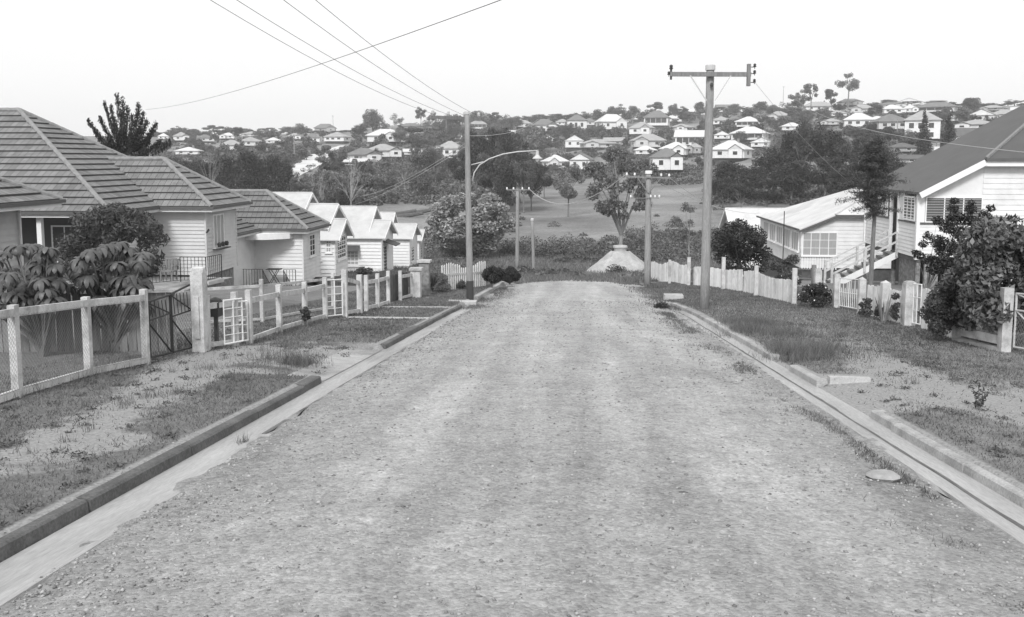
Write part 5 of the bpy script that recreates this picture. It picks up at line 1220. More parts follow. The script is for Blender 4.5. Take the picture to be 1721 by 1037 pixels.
ORD = ['first', 'second', 'third', 'fourth', 'fifth', 'sixth', 'seventh', 'eighth', 'ninth', 'tenth', 'eleventh', 'twelfth', 'thirteenth', 'fourteenth', 'fifteenth', 'sixteenth', 'seventeenth', 'eighteenth', 'nineteenth', 'twentieth']
def ordn(i): return ORD[i] if i < 20 else ('twenty-'+ORD[i-20] if i < 29 else 'number %d' % (i+1))
def grove(what, where, rows, kinds, leafm=None, h=None):
    rows = sorted(rows)
    for i, (px, b, tp, wpx, d) in enumerate(rows):
        p, hh, wd = at_tree(px, b, tp, wpx, d)
        tree('%s, %s from left of those %s' % (what, ordn(i), where), kinds[i % len(kinds)], p, hh, width=wd, leafm=leafm, group='%s %s' % (what.split(' ', 1)[-1]+'s', where))
# the dark mass on the left
grove('dense dark tree', 'massed behind the tiled roofs', [(300, 300, 258, 60, 175), (338, 305, 262, 62, 165), (380, 318, 250, 66, 160), (418, 322, 245, 70, 165), (455, 320, 252, 60, 165), (398, 330, 280, 70, 140), (350, 330, 285, 60, 140), (442, 332, 285, 62, 140), (478, 315, 265, 44, 170), (322, 318, 268, 56, 150), (470, 340, 298, 50, 130)], ['round_a', 'round_b', 'round_d', 'gum_c'], LD)
# the dark mass on the right
grove('dense dark tree', 'massed right of the front pole', [(1225, 320, 265, 66, 170), (1262, 330, 270, 60, 160), (1300, 320, 240, 76, 175), (1345, 330, 205, 90, 170), (1390, 320, 210, 84, 175), (1330, 345, 262, 84, 150), (1385, 345, 258, 86, 150), (1432, 335, 232, 70, 160), (1415, 350, 275, 70, 140), (1245, 352, 300, 70, 140), (1290, 352, 296, 76, 142), (1215, 345, 290, 50, 150), (1360, 300, 192, 60, 200), (1460, 330, 262, 60, 150), (1448, 300, 224, 50, 190), (1490, 320, 250, 60, 150)], ['round_a', 'round_d', 'gum_c', 'round_b', 'gum_d'], LD)
grove('tall dark gum tree', 'rising right of the lamp pole', [(800, 335, 208, 56, 190), (845, 335, 196, 60, 195), (872, 345, 228, 56, 175), (825, 350, 246, 60, 168), (893, 345, 258, 50, 165), (773, 335, 250, 44, 182), (915, 335, 272, 40, 190), (850, 356, 268, 48, 160)], ['gum_a', 'round_a', 'gum_d', 'gum_c', 'round_d'], LD)
grove('grey bushy tree', 'on the slope left of the pole', [(505, 335, 285, 46, 165), (530, 345, 272, 50, 170), (566, 352, 288, 54, 160), (618, 335, 268, 46, 185), (648, 342, 284, 50, 170), (680, 330, 262, 42, 195), (706, 342, 278, 52, 175), (738, 335, 262, 46, 190), (750, 350, 294, 46, 165), (590, 345, 296, 46, 160)], ['gum_a', 'sparse_a', 'round_a', 'gum_d', 'bush_a'], M['leaf_gum'])
# skyline rows, overlapping into a ragged belt
def belt(what, where, x0, x1, st, base, t0, t1, w0, w1, d0, d1, kinds):
    rows = []; px = x0
    while px < x1:
        rows.append((px, base, base-rnd.uniform(t0, t1)*(.65+.55*mn.noise(Vector((px*.03, base, 1)))+.35), rnd.uniform(w0, w1), rnd.uniform(d0, d1))); px += st*rnd.uniform(.6, 1.4)
    grove(what, where, rows, kinds)
KB = ['bush_a', 'round_a', 'gum_a', 'bush_b', 'round_d', 'bush_a', 'gum_b']
belt('hazy small tree', 'along the left skyline', 262, 600, 17, 231, 8, 22, 22, 42, 470, 560, KB)
belt('hazy bushy tree', 'along the middle skyline', 742, 1012, 13, 208, 12, 26, 24, 44, 500, 590, KB)
belt('dense bushy tree', 'just below the middle skyline', 735, 1000, 22, 218, 12, 24, 28, 50, 390, 450, ['bush_a', 'round_a', 'bush_b'])
belt('hazy leafy tree', 'on the skyline near the front pole', 1012, 1335, 15, 191, 10, 24, 20, 38, 500, 590, KB)
belt('hazy round tree', 'along the right skyline', 1400, 1722, 19, 183, 6, 17, 22, 42, 520, 600, KB)
# garden trees filling in between the hillside houses, kept clear of the house fronts
fill = {'left': [], 'middle': [], 'right': []}; tries = 0
def clear(px, b, tp, wd, dep):
    for x0, x1, y0, y1, hd in BOX:
        if dep < hd+3:
            ox = min(px+wd/2, x1)-max(px-wd/2, x0); oy = min(b, y1)-max(tp, y0)
            if ox > 0 and oy > 0 and ox*oy > .42*(x1-x0)*(y1-y0): return False
        elif abs(dep-hd) < 5 and x0 < px < x1: return False
    return True
while tries < 14000 and sum(len(v) for v in fill.values()) < 330:
    tries += 1; px = rnd.uniform(455, 1721) if rnd.random() < .85 else rnd.uniform(262, 480)
    lo = {0: 232}.get(0) if px < 600 else (206 if px < 1150 else 190); hi = 262 if px < 460 else (300 if px < 1000 else (290 if px < 1190 else (250 if px > 1480 else 258)))
    b = rnd.uniform(lo, hi); 
    if 470 < px < 585 and b > 238 and abs(px-(580-(b-245)*1.55)) < 30: continue
    if 1545 < px < 1625 and b > 243: continue
    p = hit(px, b, lo=80); dep = proj(p)[2]; hh = rnd.uniform(3., 8.5); hp = hh*F/dep; wd = hp*rnd.uniform(.8, 1.35)
    if clear(px, b, b-hp, wd, dep) and all(abs(px-q[0]) > 6 or abs(b-q[1]) > 4 for v in fill.values() for q in v): fill['left' if px < 780 else ('middle' if px < 1190 else 'right')].append((px, b, b-hp, wd, dep))
allf = sorted([(r[3]*(r[1]-r[2]), k_, r) for k_, v in fill.items() for r in v], reverse=True)
fill = {'left': [], 'middle': [], 'right': []}
for _, k_, r in allf[:125]: fill[k_].append(r)
VV, QQ, off = [], [], 0        # the many smaller ones beyond the count, as one object
for _, k_, (px, b, tp, wd, dep) in allf[125:]:
    p, hh, wm_ = at_tree(px, b, tp, wd); q = wm_/2; cl = [[p.x+rnd.gauss(0, q*.42), p.y+rnd.gauss(0, q*.42), p.z+hh*rnd.uniform(.25, .85), q*.5, q*.5, hh*.24] for _ in range(7)]
    V, Q = crown(cl, 420, .75, .42); VV.append(V); QQ.append(Q+off); off += len(V)
setp(link('hillside_trees', npmesh('hillside_trees', np.concatenate(VV), np.concatenate(QQ), M['leaf_far'])), kind='stuff')
for k_, v in fill.items():
    v.sort(key=lambda r: r[1]); half = len(v)//3
    for nm, part in (('high', v[:half]), ('half way up', v[half:2*half]), ('low', v[2*half:])):
        part.sort()
        for i, (px, b, tp, wd, dep) in enumerate(part):
            p, hh, wm_ = at_tree(px, b, tp, wd); kd = rnd.choice(['round_a', 'bush_a', 'gum_a', 'round_d', 'bush_b', 'gum_b', 'round_b'])
            tree('leafy tree %s on the %s hillside, %s from the left' % (nm, k_, ordn(i)), kd, p, hh, width=wm_, group='garden trees %s on the %s hillside' % (nm, k_))
# dark spiky tree behind the first tiled roof
d_ = 60; b0 = P(215, 300, d_); b0.z = G(b0.x, d_); cl = []; t = thing('spiky_tree', 'dark tree with upright broom-like plumes behind the ridge of the largest tiled roof', 'tree', b0); mb = MB()
jn = P(212, 262, d_); mb.tube([b0-U(.3), jn], [.3, .22], 8)
for (px, py, ww) in ((149, 205, .25), (176, 175, .3), (197, 163, .45), (206, 170, .5), (233, 178, .45), (262, 210, .42), (222, 196, .5), (160, 222, .4), (270, 238, .4), (190, 200, .5), (246, 205, .5), (205, 220, .6), (225, 228, .6), (180, 235, .5), (250, 238, .5), (285, 240, .25), (214, 185, .5), (240, 192, .5), (187, 182, .35), (168, 200, .35), (255, 222, .5), (200, 245, .7), (225, 250, .7), (175, 250, .6), (245, 252, .6)):
    e = P(px, py, d_+rnd.uniform(-1.5, 1.5)); mid = jn.lerp(e, .5)+Vector(((e.x-jn.x)*.12, 0, -.25)); mb.tube([jn, mid, e], [.1, .06, .02], 5)
    for k in range(9): f = .3+.7*k/8; q = jn.lerp(mid, f*2) if f < .5 else mid.lerp(e, f*2-1); cl.append([q.x-b0.x, q.y-b0.y, q.z-b0.z, ww*.62*(1.15-.6*f), ww*.62, .32])
mb.build('trunk', M['bark'], t); n_ = 16000; cl = np.array(cl); k = NR.integers(0, len(cl), n_); d = unit(n_); C = cl[k, :3]+d*NR.uniform(.2, 1, (n_, 1))*cl[k, 3:6]; V, Q = leaves(C, unit(n_), .17, .07, updir=np.array([0, 0, .8])); link('crown', npmesh('crown', V, Q, LD), t)

# ------------------------------------------------------------------ scrub on the slopes (nobody could count it)
def scrub(name, pts, m, n_, ln, wd, label=None):
    """pts: (x,y,r,h)"""
    pts = np.array(pts); k = np.repeat(np.arange(len(pts)), n_); N_ = len(k); d = unit(N_); d[:, 2] = np.abs(d[:, 2]); r = NR.uniform(.15, 1, (N_, 1))**.5
    z0 = np.array([G(a[0], a[1]) for a in pts]); C = np.stack([pts[k, 0], pts[k, 1], z0[k]], 1)+d*r*np.stack([pts[k, 2], pts[k, 2], pts[k, 3]], 1)
    Nn = d*.5+unit(N_)*.8+np.array([0, 0, .4]); Nn /= np.linalg.norm(Nn, axis=1, keepdims=True); V, Q = leaves(C, Nn, ln, wd)
    return setp(link(name, npmesh(name, V, Q, m)), label, None, None, 'stuff')
pts = []
for _ in range(900):
    px = rnd.uniform(470, 960); b = rnd.uniform(272, 345)
    if px > 870 and b > 312: continue
    if px < 585 and b < 318 and abs(px-(580-(b-245)*1.55)) < 34: continue
    p = hit(px, b, lo=90); s_ = rnd.uniform(.8, 1.9)
    if clear(px, b, b-s_/proj(p)[2]*F, s_*2/proj(p)[2]*F, proj(p)[2]): pts.append((p.x, p.y, s_*1.2, s_))
scrub('hillside_scrub', pts, M['scrub'], 90, .75, .4)
pts = []
for _ in range(420):
    px = rnd.uniform(1060, 1560); b = rnd.uniform(286, 345)
    if px < 1190 and b > 312: continue
    p = hit(px, b, lo=90); s_ = rnd.uniform(.8, 2.0)
    if clear(px, b, b-s_/proj(p)[2]*F, s_*2/proj(p)[2]*F, proj(p)[2]): pts.append((p.x, p.y, s_*1.2, s_))
scrub('hillside_scrub', pts, M['scrub'], 90, .7, .38)
pts = []
for _ in range(2600):
    px = rnd.uniform(262, 1721); b = rnd.uniform(188 if px > 1150 else (206 if px > 700 else 232), 300 if px < 1190 else 262)
    if 470 < px < 590 and abs(px-(580-(b-245)*1.55)) < 36: continue
    if 1540 < px < 1630 and b > 240: continue
    p = hit(px, b, lo=120); s_ = rnd.uniform(.5, 1.7); dd = proj(p)[2]
    if clear(px, b, b-s_/dd*F, s_*2/dd*F, dd): pts.append((p.x, p.y, s_*1.6, s_))
scrub('hillside_shrubs', pts, M['leaf_far'], 55, .8, .45)
pts = []
for _ in range(1500):       # valley scrub between the road end and the field
    x = rnd.uniform(-34, 34); y = rnd.uniform(57, 118)
    px, py, dd = proj((x, y, G(x, y)))
    if px < 700 or px > 1240: continue
    if (x-c.x)**2/16+(y-77)**2/10 < 1.5 or (abs(px-1042) < 60 and y < 77 and y > 60): continue
    if mn.noise(Vector((x*.12, y*.09, 4))) < -.02: continue
    s_ = rnd.uniform(.2, .7)*(1.5 if (y > 96 and px < 1030) else .7); pts.append((x, y, s_*1.5, s_))
    if len(pts) > 900: break
for _ in range(260):
    x = rnd.uniform(-30, 30); y = rnd.uniform(98, 112); px, py, dd = proj((x, y, G(x, y)))
    if 740 < px < 1030 or (1030 < px < 1220 and rnd.random() < .35): pts.append((x, y, rnd.uniform(.9, 1.9), rnd.uniform(.6, 1.9)))
for _ in range(170):
    px = rnd.uniform(1055, 1240); p = hit(px, rnd.uniform(392, 440), lo=60); s_ = rnd.uniform(.4, 1.2); pts.append((p.x, p.y, s_*1.3, s_))
for _ in range(36):
    px = rnd.uniform(700, 1230); p = hit(px, rnd.uniform(318, 398), lo=90); s_ = rnd.uniform(.3, 1.1); pts.append((p.x, p.y, s_*1.3, s_))
scrub('valley_scrub', pts, M['scrub'], 110, .32, .16)

# ------------------------------------------------------------------ pale roads climbing the far hill
def hillroad(px_pts, m):
    mb = MB(); rows = []
    for px, py, w_ in px_pts:
        a, b = hit(px-w_/2, py, lo=80), hit(px+w_/2, py, lo=80); y = (a.y+b.y)/2
        rows.append([Vector((a.x+(b.x-a.x)*k/12, a.y+(b.y-a.y)*k/12, 0)) for k in range(13)])
    out = []
    for r0, r1 in zip(rows[:-1], rows[1:]):
        for s_ in range(14):
            out.append([r0[k].lerp(r1[k], s_/14) for k in range(13)])
    out.append(rows[-1])
    for r in out:
        for v in r: v.z = G(v.x, v.y)+.12
    for r0, r1 in zip(out[:-1], out[1:]):
        for k in range(12): mb.poly([r0[k], r0[k+1], r1[k+1], r1[k]])
    return struct('hill_road', mb, m)
M['hillroad'] = mat('pale_gravel', .6, .95, .15, .2)
hillroad([(470, 306, 22), (494, 292, 34), (520, 276, 46), (545, 262, 52), (568, 252, 44), (584, 245, 26)], M['hillroad'])
hillroad([(1590, 275, 46), (1580, 264, 60), (1575, 256, 60), (1570, 250, 46), (1566, 247, 30)], M['hillroad'])
for px, py, h, lab in ((1507, 243, 43, 'slim power pole beside the large white house with the cypresses'), (560, 222, 30, 'tiny cross-armed pole on the left skyline'), (1063, 228, 34, 'thin pole among the houses up-left of the second pole'), (750, 238, 46, 'thin pole left of the lamp pole on the hillside'), (495, 270, 44, 'thin pole beside the bottom of the pale hill road'), (1316, 182, 40, 'thin mast on the skyline right of the front pole')):
    p = hit(px, py, lo=60); dep = proj(p)[2]; hh = h*F/dep*0+h/F*dep; t = thing('power_pole', lab, 'power pole', p); MB().tube([p, p+U(hh)], [.17, .12], 6).build('pole', M['pole'], t); MB().box(p.x-1, p.x+1, p.y-.06, p.y+.06, p.z+hh-.5, p.z+hh-.35).build('crossarm', M['pole'], t)
a, b = hit(1548, 246, lo=60), hit(1600, 246, lo=60); t = thing('rail_fence', 'distant low fence along the hill road in front of the cypresses', 'fence', a)
for h in (.4, .9): MB().bar(a+U(h), b+U(h), .08, .12).build('rail', M['timber'], t)
for k in range(7): q = a.lerp(b, k/6); q.z = G(q.x, q.y); MB().box(q.x-.09, q.x+.09, q.y-.09, q.y+.09, q.z, q.z+1.1).build('post', M['timber'], t)
a, b = hit(1602, 252, lo=60), hit(1634, 258, lo=60); t = thing('rail_fence', 'distant white rail fence left of the flat dark-roofed house', 'fence', a); MB().bar(a+U(.9), b+U(.9), .1, .14).build('rail', M['fence'], t)
for k in range(8): q = a.lerp(b, k/7); q.z = G(q.x, q.y); MB().box(q.x-.09, q.x+.09, q.y-.09, q.y+.09, q.z, q.z+1.0).build('post', M['fence'], t)
# logs / timber heap in the field
for i, (px, py, l_, an) in enumerate(((672, 362, 5.5, .3), (700, 360, 6, .2), (686, 365, 5, -.1))):
    p = hit(px, py, lo=60); mb = MB(); d = Vector((math.cos(an), math.sin(an), .16)); mb.tube([p-d*l_/2+U(.3), p+d*l_/2+U(.3)], [.4, .3], 7); single('log', mb, M['timberd'], ['fallen dark log left one beyond the cottage roofs', 'fallen dark log right one beyond the cottage roofs', 'fallen dark log lying lowest beyond the cottage roofs'][i], 'log', p)

# ------------------------------------------------------------------ near plants
def plant(name, label, p, cl, n_, ln, wd, m, h0=.5, r0=.06, kmax=8, cat='shrub', fold=.25, droop=0., shell=.35, up=.35, bark='bark', rand=.8):
    cl = np.array(cl, float); t = thing(name, label, cat, p); mb = MB(); limbs(mb, (0, 0, 0), h0, cl, r0, kmax=kmax); me = bpy.data.meshes.new('trunk'); me.from_pydata([tuple(v) for v in mb.v], [], mb.f); me.materials.append(M[bark]); link('stem', me, t)
    V, Q = crown(cl, n_, ln, wd, shell, up, rand, droop, fold); link('leaves', npmesh('leaves', V, Q, M[m] if isinstance(m, str) else m), t); return t
def pxclumps(p, lst, spread=0.):
    """clumps given as picture position + pixel radius at the plant's own depth"""
    out = []
    for px, py, r in lst:
        v = P(px, py, p.y+rnd.uniform(-1, 1)*spread); q = r/F*proj(v)[2]; out.append([v.x-p.x, v.y-p.y, v.z-p.z, q, q, q*.85])
    return out
def fillclumps(p, x0, x1, y0, y1, n_, r0, r1, spread, round_=True):
    l = []
    cx, cy, rx, ry = (x0+x1)/2, (y0+y1)/2, (x1-x0)/2, (y1-y0)/2
    while len(l) < n_:
        u, v = rnd.uniform(-1, 1), rnd.uniform(-1, 1)
        if u*u+v*v > 1 and round_: continue
        r = rnd.uniform(r0, r1); l.append((cx+u*(rx-r*.7), cy+v*(ry-r*.7), r))
    return pxclumps(p, l, spread)
# feathery tree in front of the right bungalow
p = at_tree(1463, 478, 235, 60, 36)[0]; t = thing('feathery_tree', 'slender-trunked feathery tree standing in front of the long front steps', 'tree', p)
top = P(1472, 330, 36)-p; top2 = P(1474, 240, 36)-p; mb = MB(); mb.tube([(0, 0, -.2), (top.x*.4, 0, top.z*.5), (top.x, 0, top.z), (top2.x, 0, top2.z)], [.095, .08, .065, .02], 9); cl = []
for k in range(120):
    f = rnd.uniform(0, 1)**.85; py = 362-(362-243)*f; wdt = float(np.interp(f, [0, .25, .5, .75, 1], [22, 53, 52, 36, 8])); ang = rnd.uniform(0, 6.28); rr = rnd.uniform(.4, 1.08)*wdt
    c0 = P(1471, py-4, 36)-p; e = Vector((c0.x+math.cos(ang)*rr/F*36, math.sin(ang)*rr/F*36, c0.z+rnd.uniform(-.25, .3)))
    mb.tube([c0, e], [.02, .005], 4)
    for j in range(6): q = c0.lerp(e, .25+.78*j/5); cl.append([q.x, q.y, q.z, .25, .25, .15])
mb.build('trunk', M['bark'], t) if False else link('trunk', (lambda me: (me.from_pydata([tuple(v) for v in mb.v], [], mb.f), me.materials.append(M['bark']), me)[2])(bpy.data.meshes.new('trunk')), t)
cl = np.array(cl); n_ = 30000; k = NR.integers(0, len(cl), n_); d = unit(n_); C = cl[k, :3]+d*NR.uniform(.1, 1, (n_, 1))*cl[k, 3:6]; V, Q = leaves(C, unit(n_), .11, .02); link('crown', npmesh('crown', V, Q, LMm), t)
# round dark bush behind the palings on the right
p = gp(1243, 468, lo=30); p = at_tree(1243, 465, 360, 90, 43)[0]
plant('round_bush', 'dense dark round bush behind the white palings, right of the front power pole', p, fillclumps(p, 1190, 1296, 366, 478, 46, 12, 20, 1.6), 11000, .13, .075, LD, h0=.5, r0=.07)
p = at_tree(1318, 470, 430, 60, 40)[0]; plant('garden_shrub', 'small dark garden shrubs behind the palings beneath the bungalow windows', p, fillclumps(p, 1290, 1350, 425, 478, 14, 6, 12, .8), 3600, .1, .06, LMm, h0=.2, r0=.03)
def flowers(t, p, cl, n_, s_):
    cl = np.array(cl); k = NR.integers(0, len(cl), n_); d = unit(n_); C = cl[k, :3]+d*cl[k, 3:6]*1.03; Nn = d
    mV, mQ = leaves(C, Nn, s_, s_*.9, fold=.1); link('blossoms', npmesh('blossoms', mV, mQ, M['flower']), t)
p = gp(1368, 516); cl = fillclumps(p, 1340, 1401, 474, 520, 20, 8, 13, .5); t = plant('rose_bush', 'low bush dotted with white flowers, left of the double wire gate', p, cl, 5200, .06, .035, LD, h0=.2, r0=.03); flowers(t, p, cl, 150, .05)
p = at_tree(1325, 480, 450, 60, 34)[0]; cl = fillclumps(p, 1300, 1350, 452, 484, 12, 6, 11, .6); t = plant('flowering_shrub', 'shrub with small white blossoms showing over the white paling fence', p, cl, 2600, .07, .04, LMm, h0=.2, r0=.03); flowers(t, p, cl, 120, .06)
for (a, b, c, d, lab) in ((1440, 1470, 498, 532, 'small weedy shrub at the foot of the white post right of the double wire gate'), (1468, 1492, 512, 536, 'low leafy plant at the foot of the pointed post'), (1494, 1516, 488, 545, 'climbing plant on the white pickets left of the capped post')):
    p = gp((a+b)/2, d+1); cl = fillclumps(p, a, b, c, d, 9, 4, 7, .15); plant('garden_plant', lab, p, cl, 700, .07, .035, LMm, h0=.15, r0=.012)
# blade plant
p = gp(1485, 540); mb = MB()
for k in range(16):
    a_ = rnd.uniform(0, 6.28); h = rnd.uniform(.35, .75); o = Vector((math.cos(a_), math.sin(a_), 0)); q = p+o*.05; e = p+o*rnd.uniform(.12, .25)+U(h); mb.poly([q-Vector((.02, 0, 0)), q+Vector((.02, 0, 0)), q.lerp(e, .6)+Vector((.018, 0, .03)), e]); mb.poly([q-Vector((.02, 0, 0)), q.lerp(e, .6)+Vector((.018, 0, .03)), e, q.lerp(e, .6)-Vector((.018, 0, -.03))])
single('blade_plant', mb, LP, 'clump of upright blade-like leaves against the white pickets', 'plant', p)
# dark shrub over the pickets, big-leaved bush and tall sprigged shrub
p = gp(1590, 574); p.y += .3; plant('dark_shrub', 'dark fine-leaved shrub spilling over the picket panel below the big-leaved bush', p, fillclumps(p, 1546, 1630, 470, 574, 34, 12, 20, .45), 12000, .06, .032, LMm, h0=.35, r0=.03, kmax=10)
p = at_tree(1560, 505, 400, 80, 23)[0]; cl = pxclumps(p, [(1604, 338, 8), (1602, 350, 10), (1606, 366, 14), (1632, 342, 8), (1632, 352, 10), (1628, 368, 13), (1655, 360, 10), (1650, 375, 14), (1665, 350, 8), (1590, 380, 13), (1610, 388, 18), (1640, 392, 18), (1575, 370, 10), (1560, 396, 9), (1575, 405, 13), (1552, 410, 8), (1590, 415, 20), (1620, 420, 22), (1545, 428, 9), (1560, 436, 12), (1537, 424, 6), (1580, 440, 18), (1600, 450, 22), (1568, 452, 12), (1615, 470, 24), (1640, 440, 20)], .5)
plant('sprigged_shrub', 'dark open shrub with upright leafy sprigs in front of the louvred windows', p, cl, 8500, .075, .042, LD, h0=.8, r0=.022, kmax=12)
p = at_tree(1690, 575, 380, 80, 18.0)[0]; cl = fillclumps(p, 1590, 1800, 358, 560, 60, 22, 34, 1.0); cl += pxclumps(p, [(1618, 520, 18), (1600, 470, 18), (1625, 545, 14), (1640, 500, 22)], .2)
plant('big_leaved_bush', 'large bush of broad glossy leaves hanging over the white rail fence, right edge', p, cl, 15000, .135, .07, 'leaf_big', h0=.7, r0=.05, kmax=10, droop=.5, fold=.3, shell=.2, up=.5)
# sapling in the verge
p = gp(1645, 689); t = thing('sapling', 'small leafy sapling growing alone in the grass of the right verge', 'plant', p); mb = MB(); C = []
for a_, h, l_ in ((-.1, .33, .02), (.5, .22, .12), (-.6, .12, .12), (.25, .3, .06), (-.3, .24, .07), (.7, .16, .16)):
    e = Vector((math.sin(a_)*h*.8, rnd.uniform(-.05, .05), h)); mb.tube([(0, 0, 0), e*.5, e], [.007, .005, .002], 5)
    for k in range(12): C.append(list(e*(.25+.78*k/11)+Vector((rnd.uniform(-.022, .022), rnd.uniform(-.02, .02), 0))))
link('stem', (lambda me: (me.from_pydata([tuple(v) for v in mb.v], [], mb.f), me.materials.append(M['bark']), me)[2])(bpy.data.meshes.new('stem')), t)
C = np.array(C); Nn = unit(len(C))*.6+np.array([0, -.6, .6]); Nn /= np.linalg.norm(Nn, axis=1, keepdims=True); V, Q = leaves(C, Nn, .055, .024); link('leaves', npmesh('leaves', V, Q, LD), t)
# left: dark leafy tree, drooping-leaved shrubs
p = at_tree(185, 540, 340, 90, 25)[0]; cl = fillclumps(p, 98, 284, 340, 500, 85, 14, 25, 1.4); cl += fillclumps(p, 120, 250, 345, 400, 14, 12, 18, 1.2)
plant('leafy_tree', 'dense dark leafy tree in front of the porch of the largest tiled house', p, cl, 17000, .15, .045, LMm, h0=.6, r0=.09, kmax=14, cat='tree', droop=.25, fold=.2, shell=.25)
def whorls(label, p, lst, spread, trunk, group=None, ln=.30, wd=.075):
    t = thing('drooping_shrub', label, 'shrub', p, group); V = []; Q = []; mb = MB(); cen = pxclumps(p, lst, spread)
    for c_ in cen:
        c0 = Vector(c_[:3]); n_l = rnd.randint(9, 12); a0 = rnd.uniform(0, 6.28); k_ = rnd.uniform(.8, 1.15)
        rt = Vector((c0.x*.25, c0.y*.2, max(.25, c0.z*.35))); mb.tube([Vector((0, 0, -.1)) if rnd.random() < .15 else rt*.6, rt, c0-Vector((0, 0, .12)), c0], [.03, .022, .012, .008], 5)
        for j in range(n_l):
            a_ = a0+6.283*j/n_l+rnd.uniform(-.1, .1); o = np.array([math.cos(a_), math.sin(a_), 0]); sd_ = np.array([-o[1], o[0], 0]); L_ = ln*k_*rnd.uniform(.8, 1.15); st_ = rnd.uniform(-.25, .35); pos = np.array(c0); sl_ = .55+st_; i0 = len(V); seg = 5
            for q in range(seg+1):
                f = q/seg; w_ = wd*math.sin(math.pi*min(.97, .1+.87*f))**.7*.5*(1.1 if q < seg else .2)
                dn = np.array([0, 0, -1.])*w_*.35
                V += [pos-sd_*w_+dn, pos+np.array([0, 0, w_*.15]), pos+sd_*w_+dn]
                sl_ -= .42; dv_ = o*math.cos(sl_)+np.array([0, 0, 1])*math.sin(sl_); pos = pos+dv_*L_/seg
            for q in range(seg):
                for w2 in (0, 1): a1 = i0+q*3+w2; Q.append((a1, a1+1, a1+4, a1+3))
    link('leaves', npmesh('leaves', np.array(V), np.array(Q), M['leaf_whorl'], smooth=True), t)
    for a, b in trunk: mb.tube([a, (Vector(a)+Vector(b))/2+Vector((.05, 0, .1)), b], [.055, .045, .03], 7)
    link('stem', (lambda me: (me.from_pydata([tuple(v) for v in mb.v], [], mb.f), me.materials.append(M['bark']), me)[2])(bpy.data.meshes.new('stem')), t); return t
M['leaf_whorl'] = mat('drooping_leaves', .10, .45, .2, 1.2, island=.35, spec=.4, transl=.2)
l = [(rnd.uniform(-20, 95), rnd.uniform(412, 525), 4) for _ in range(52)]+[(30, 414, 4), (55, 412, 4), (75, 425, 4), (12, 425, 4), (95, 470, 4), (112, 480, 4)]
p = at_tree(75, 640, 420, 80, 14.2)[0]; whorls('shrub of drooping finger-like leaves at the left edge behind the wire fence', p, l, .8, [((0, 0, -.1), (-.4, .1, .9)), ((0, 0, -.1), (.1, .2, .8)), ((.1, 0, .15), (-.7, 0, .75))])
l = [(rnd.uniform(128, 245), rnd.uniform(418, 525), 4) for _ in range(50)]+[(155, 420, 4), (178, 412, 4), (200, 408, 4), (215, 418, 4), (135, 435, 4), (235, 440, 4), (240, 470, 4), (230, 495, 4)]
p = at_tree(195, 625, 420, 80, 14.8)[0]; whorls('shrub of drooping finger-like leaves beside the dark iron gate', p, l, .7, [((0, 0, -.1), (-.2, .1, .9)), ((0, 0, -.1), (.2, .1, .8)), ((0, 0, 0), (.35, 0, .6))])
# small plants on the left
p = gp(513, 547); plant('climbing_plant', 'ragged climbing plant on a post of the three-bay white fence', p, fillclumps(p, 505, 522, 508, 550, 9, 4, 6, .08), 900, .05, .03, LMm, h0=.2, r0=.01)
p = at_tree(610, 470, 440, 30, 52)[0]; plant('garden_shrub', 'small shrub against the side wall of the two-gabled cottage', p, fillclumps(p, 592, 628, 442, 470, 10, 4, 8, .5), 1400, .14, .08, LMm, h0=.3, r0=.03)
p = at_tree(740, 490, 455, 40, 34)[0]; plant('wispy_shrub', 'wispy tall shrub beside the farther capped pillar, left of the lamp pole', p, fillclumps(p, 716, 762, 456, 500, 26, 6, 11, .9, False), 9000, .12, .02, 'grasslong', h0=.3, r0=.03, up=.1)
p = at_tree(762, 494, 470, 40, 36)[0]; plant('wispy_shrub', 'low wispy shrub between the pillar and the street-lamp pole', p, fillclumps(p, 748, 784, 468, 496, 14, 5, 9, .6, False), 3500, .12, .02, 'leaf_mid', h0=.2, r0=.02)
p = gp(826, 483); t = plant('clipped_hedge', 'dark clipped round hedge bush, left half of a pair at the road end', p, pxclumps(p, [(828, 460, 12), (820, 458, 9), (838, 457, 9), (830, 468, 10), (820, 466, 8), (836, 466, 9), (828, 453, 8), (842, 463, 8), (815, 462, 6)], .2), 8000, .06, .035, LD, h0=.35, r0=.05, shell=.12)
p = gp(857, 480); t = plant('clipped_hedge', 'dark clipped round hedge bush, right half of a pair at the road end', p, pxclumps(p, [(856, 461, 12), (864, 460, 9), (846, 461, 9), (856, 468, 9), (866, 466, 8), (848, 467, 7), (858, 454, 8), (870, 464, 6)], .2), 8000, .06, .035, LD, h0=.35, r0=.05, shell=.12)
p = gp(1063, 462); plant('weedy_bush', 'dark weedy bush on the right foot of the earth mound', at_tree(1032, 462, 450, 10, 73)[0], [[0, 0, .3, .7, .5, .5], [.6, 0, .25, .5, .5, .4]], 900, .14, .07, LD, h0=.1, r0=.02)
p = gp(1112, 521); plant('weed_clump', 'dark weed clump in the gravel before the pale block, right side of the road', p, [[0, 0, .05, .26, .2, .2]], 900, .07, .03, LD, h0=.05, r0=.01)

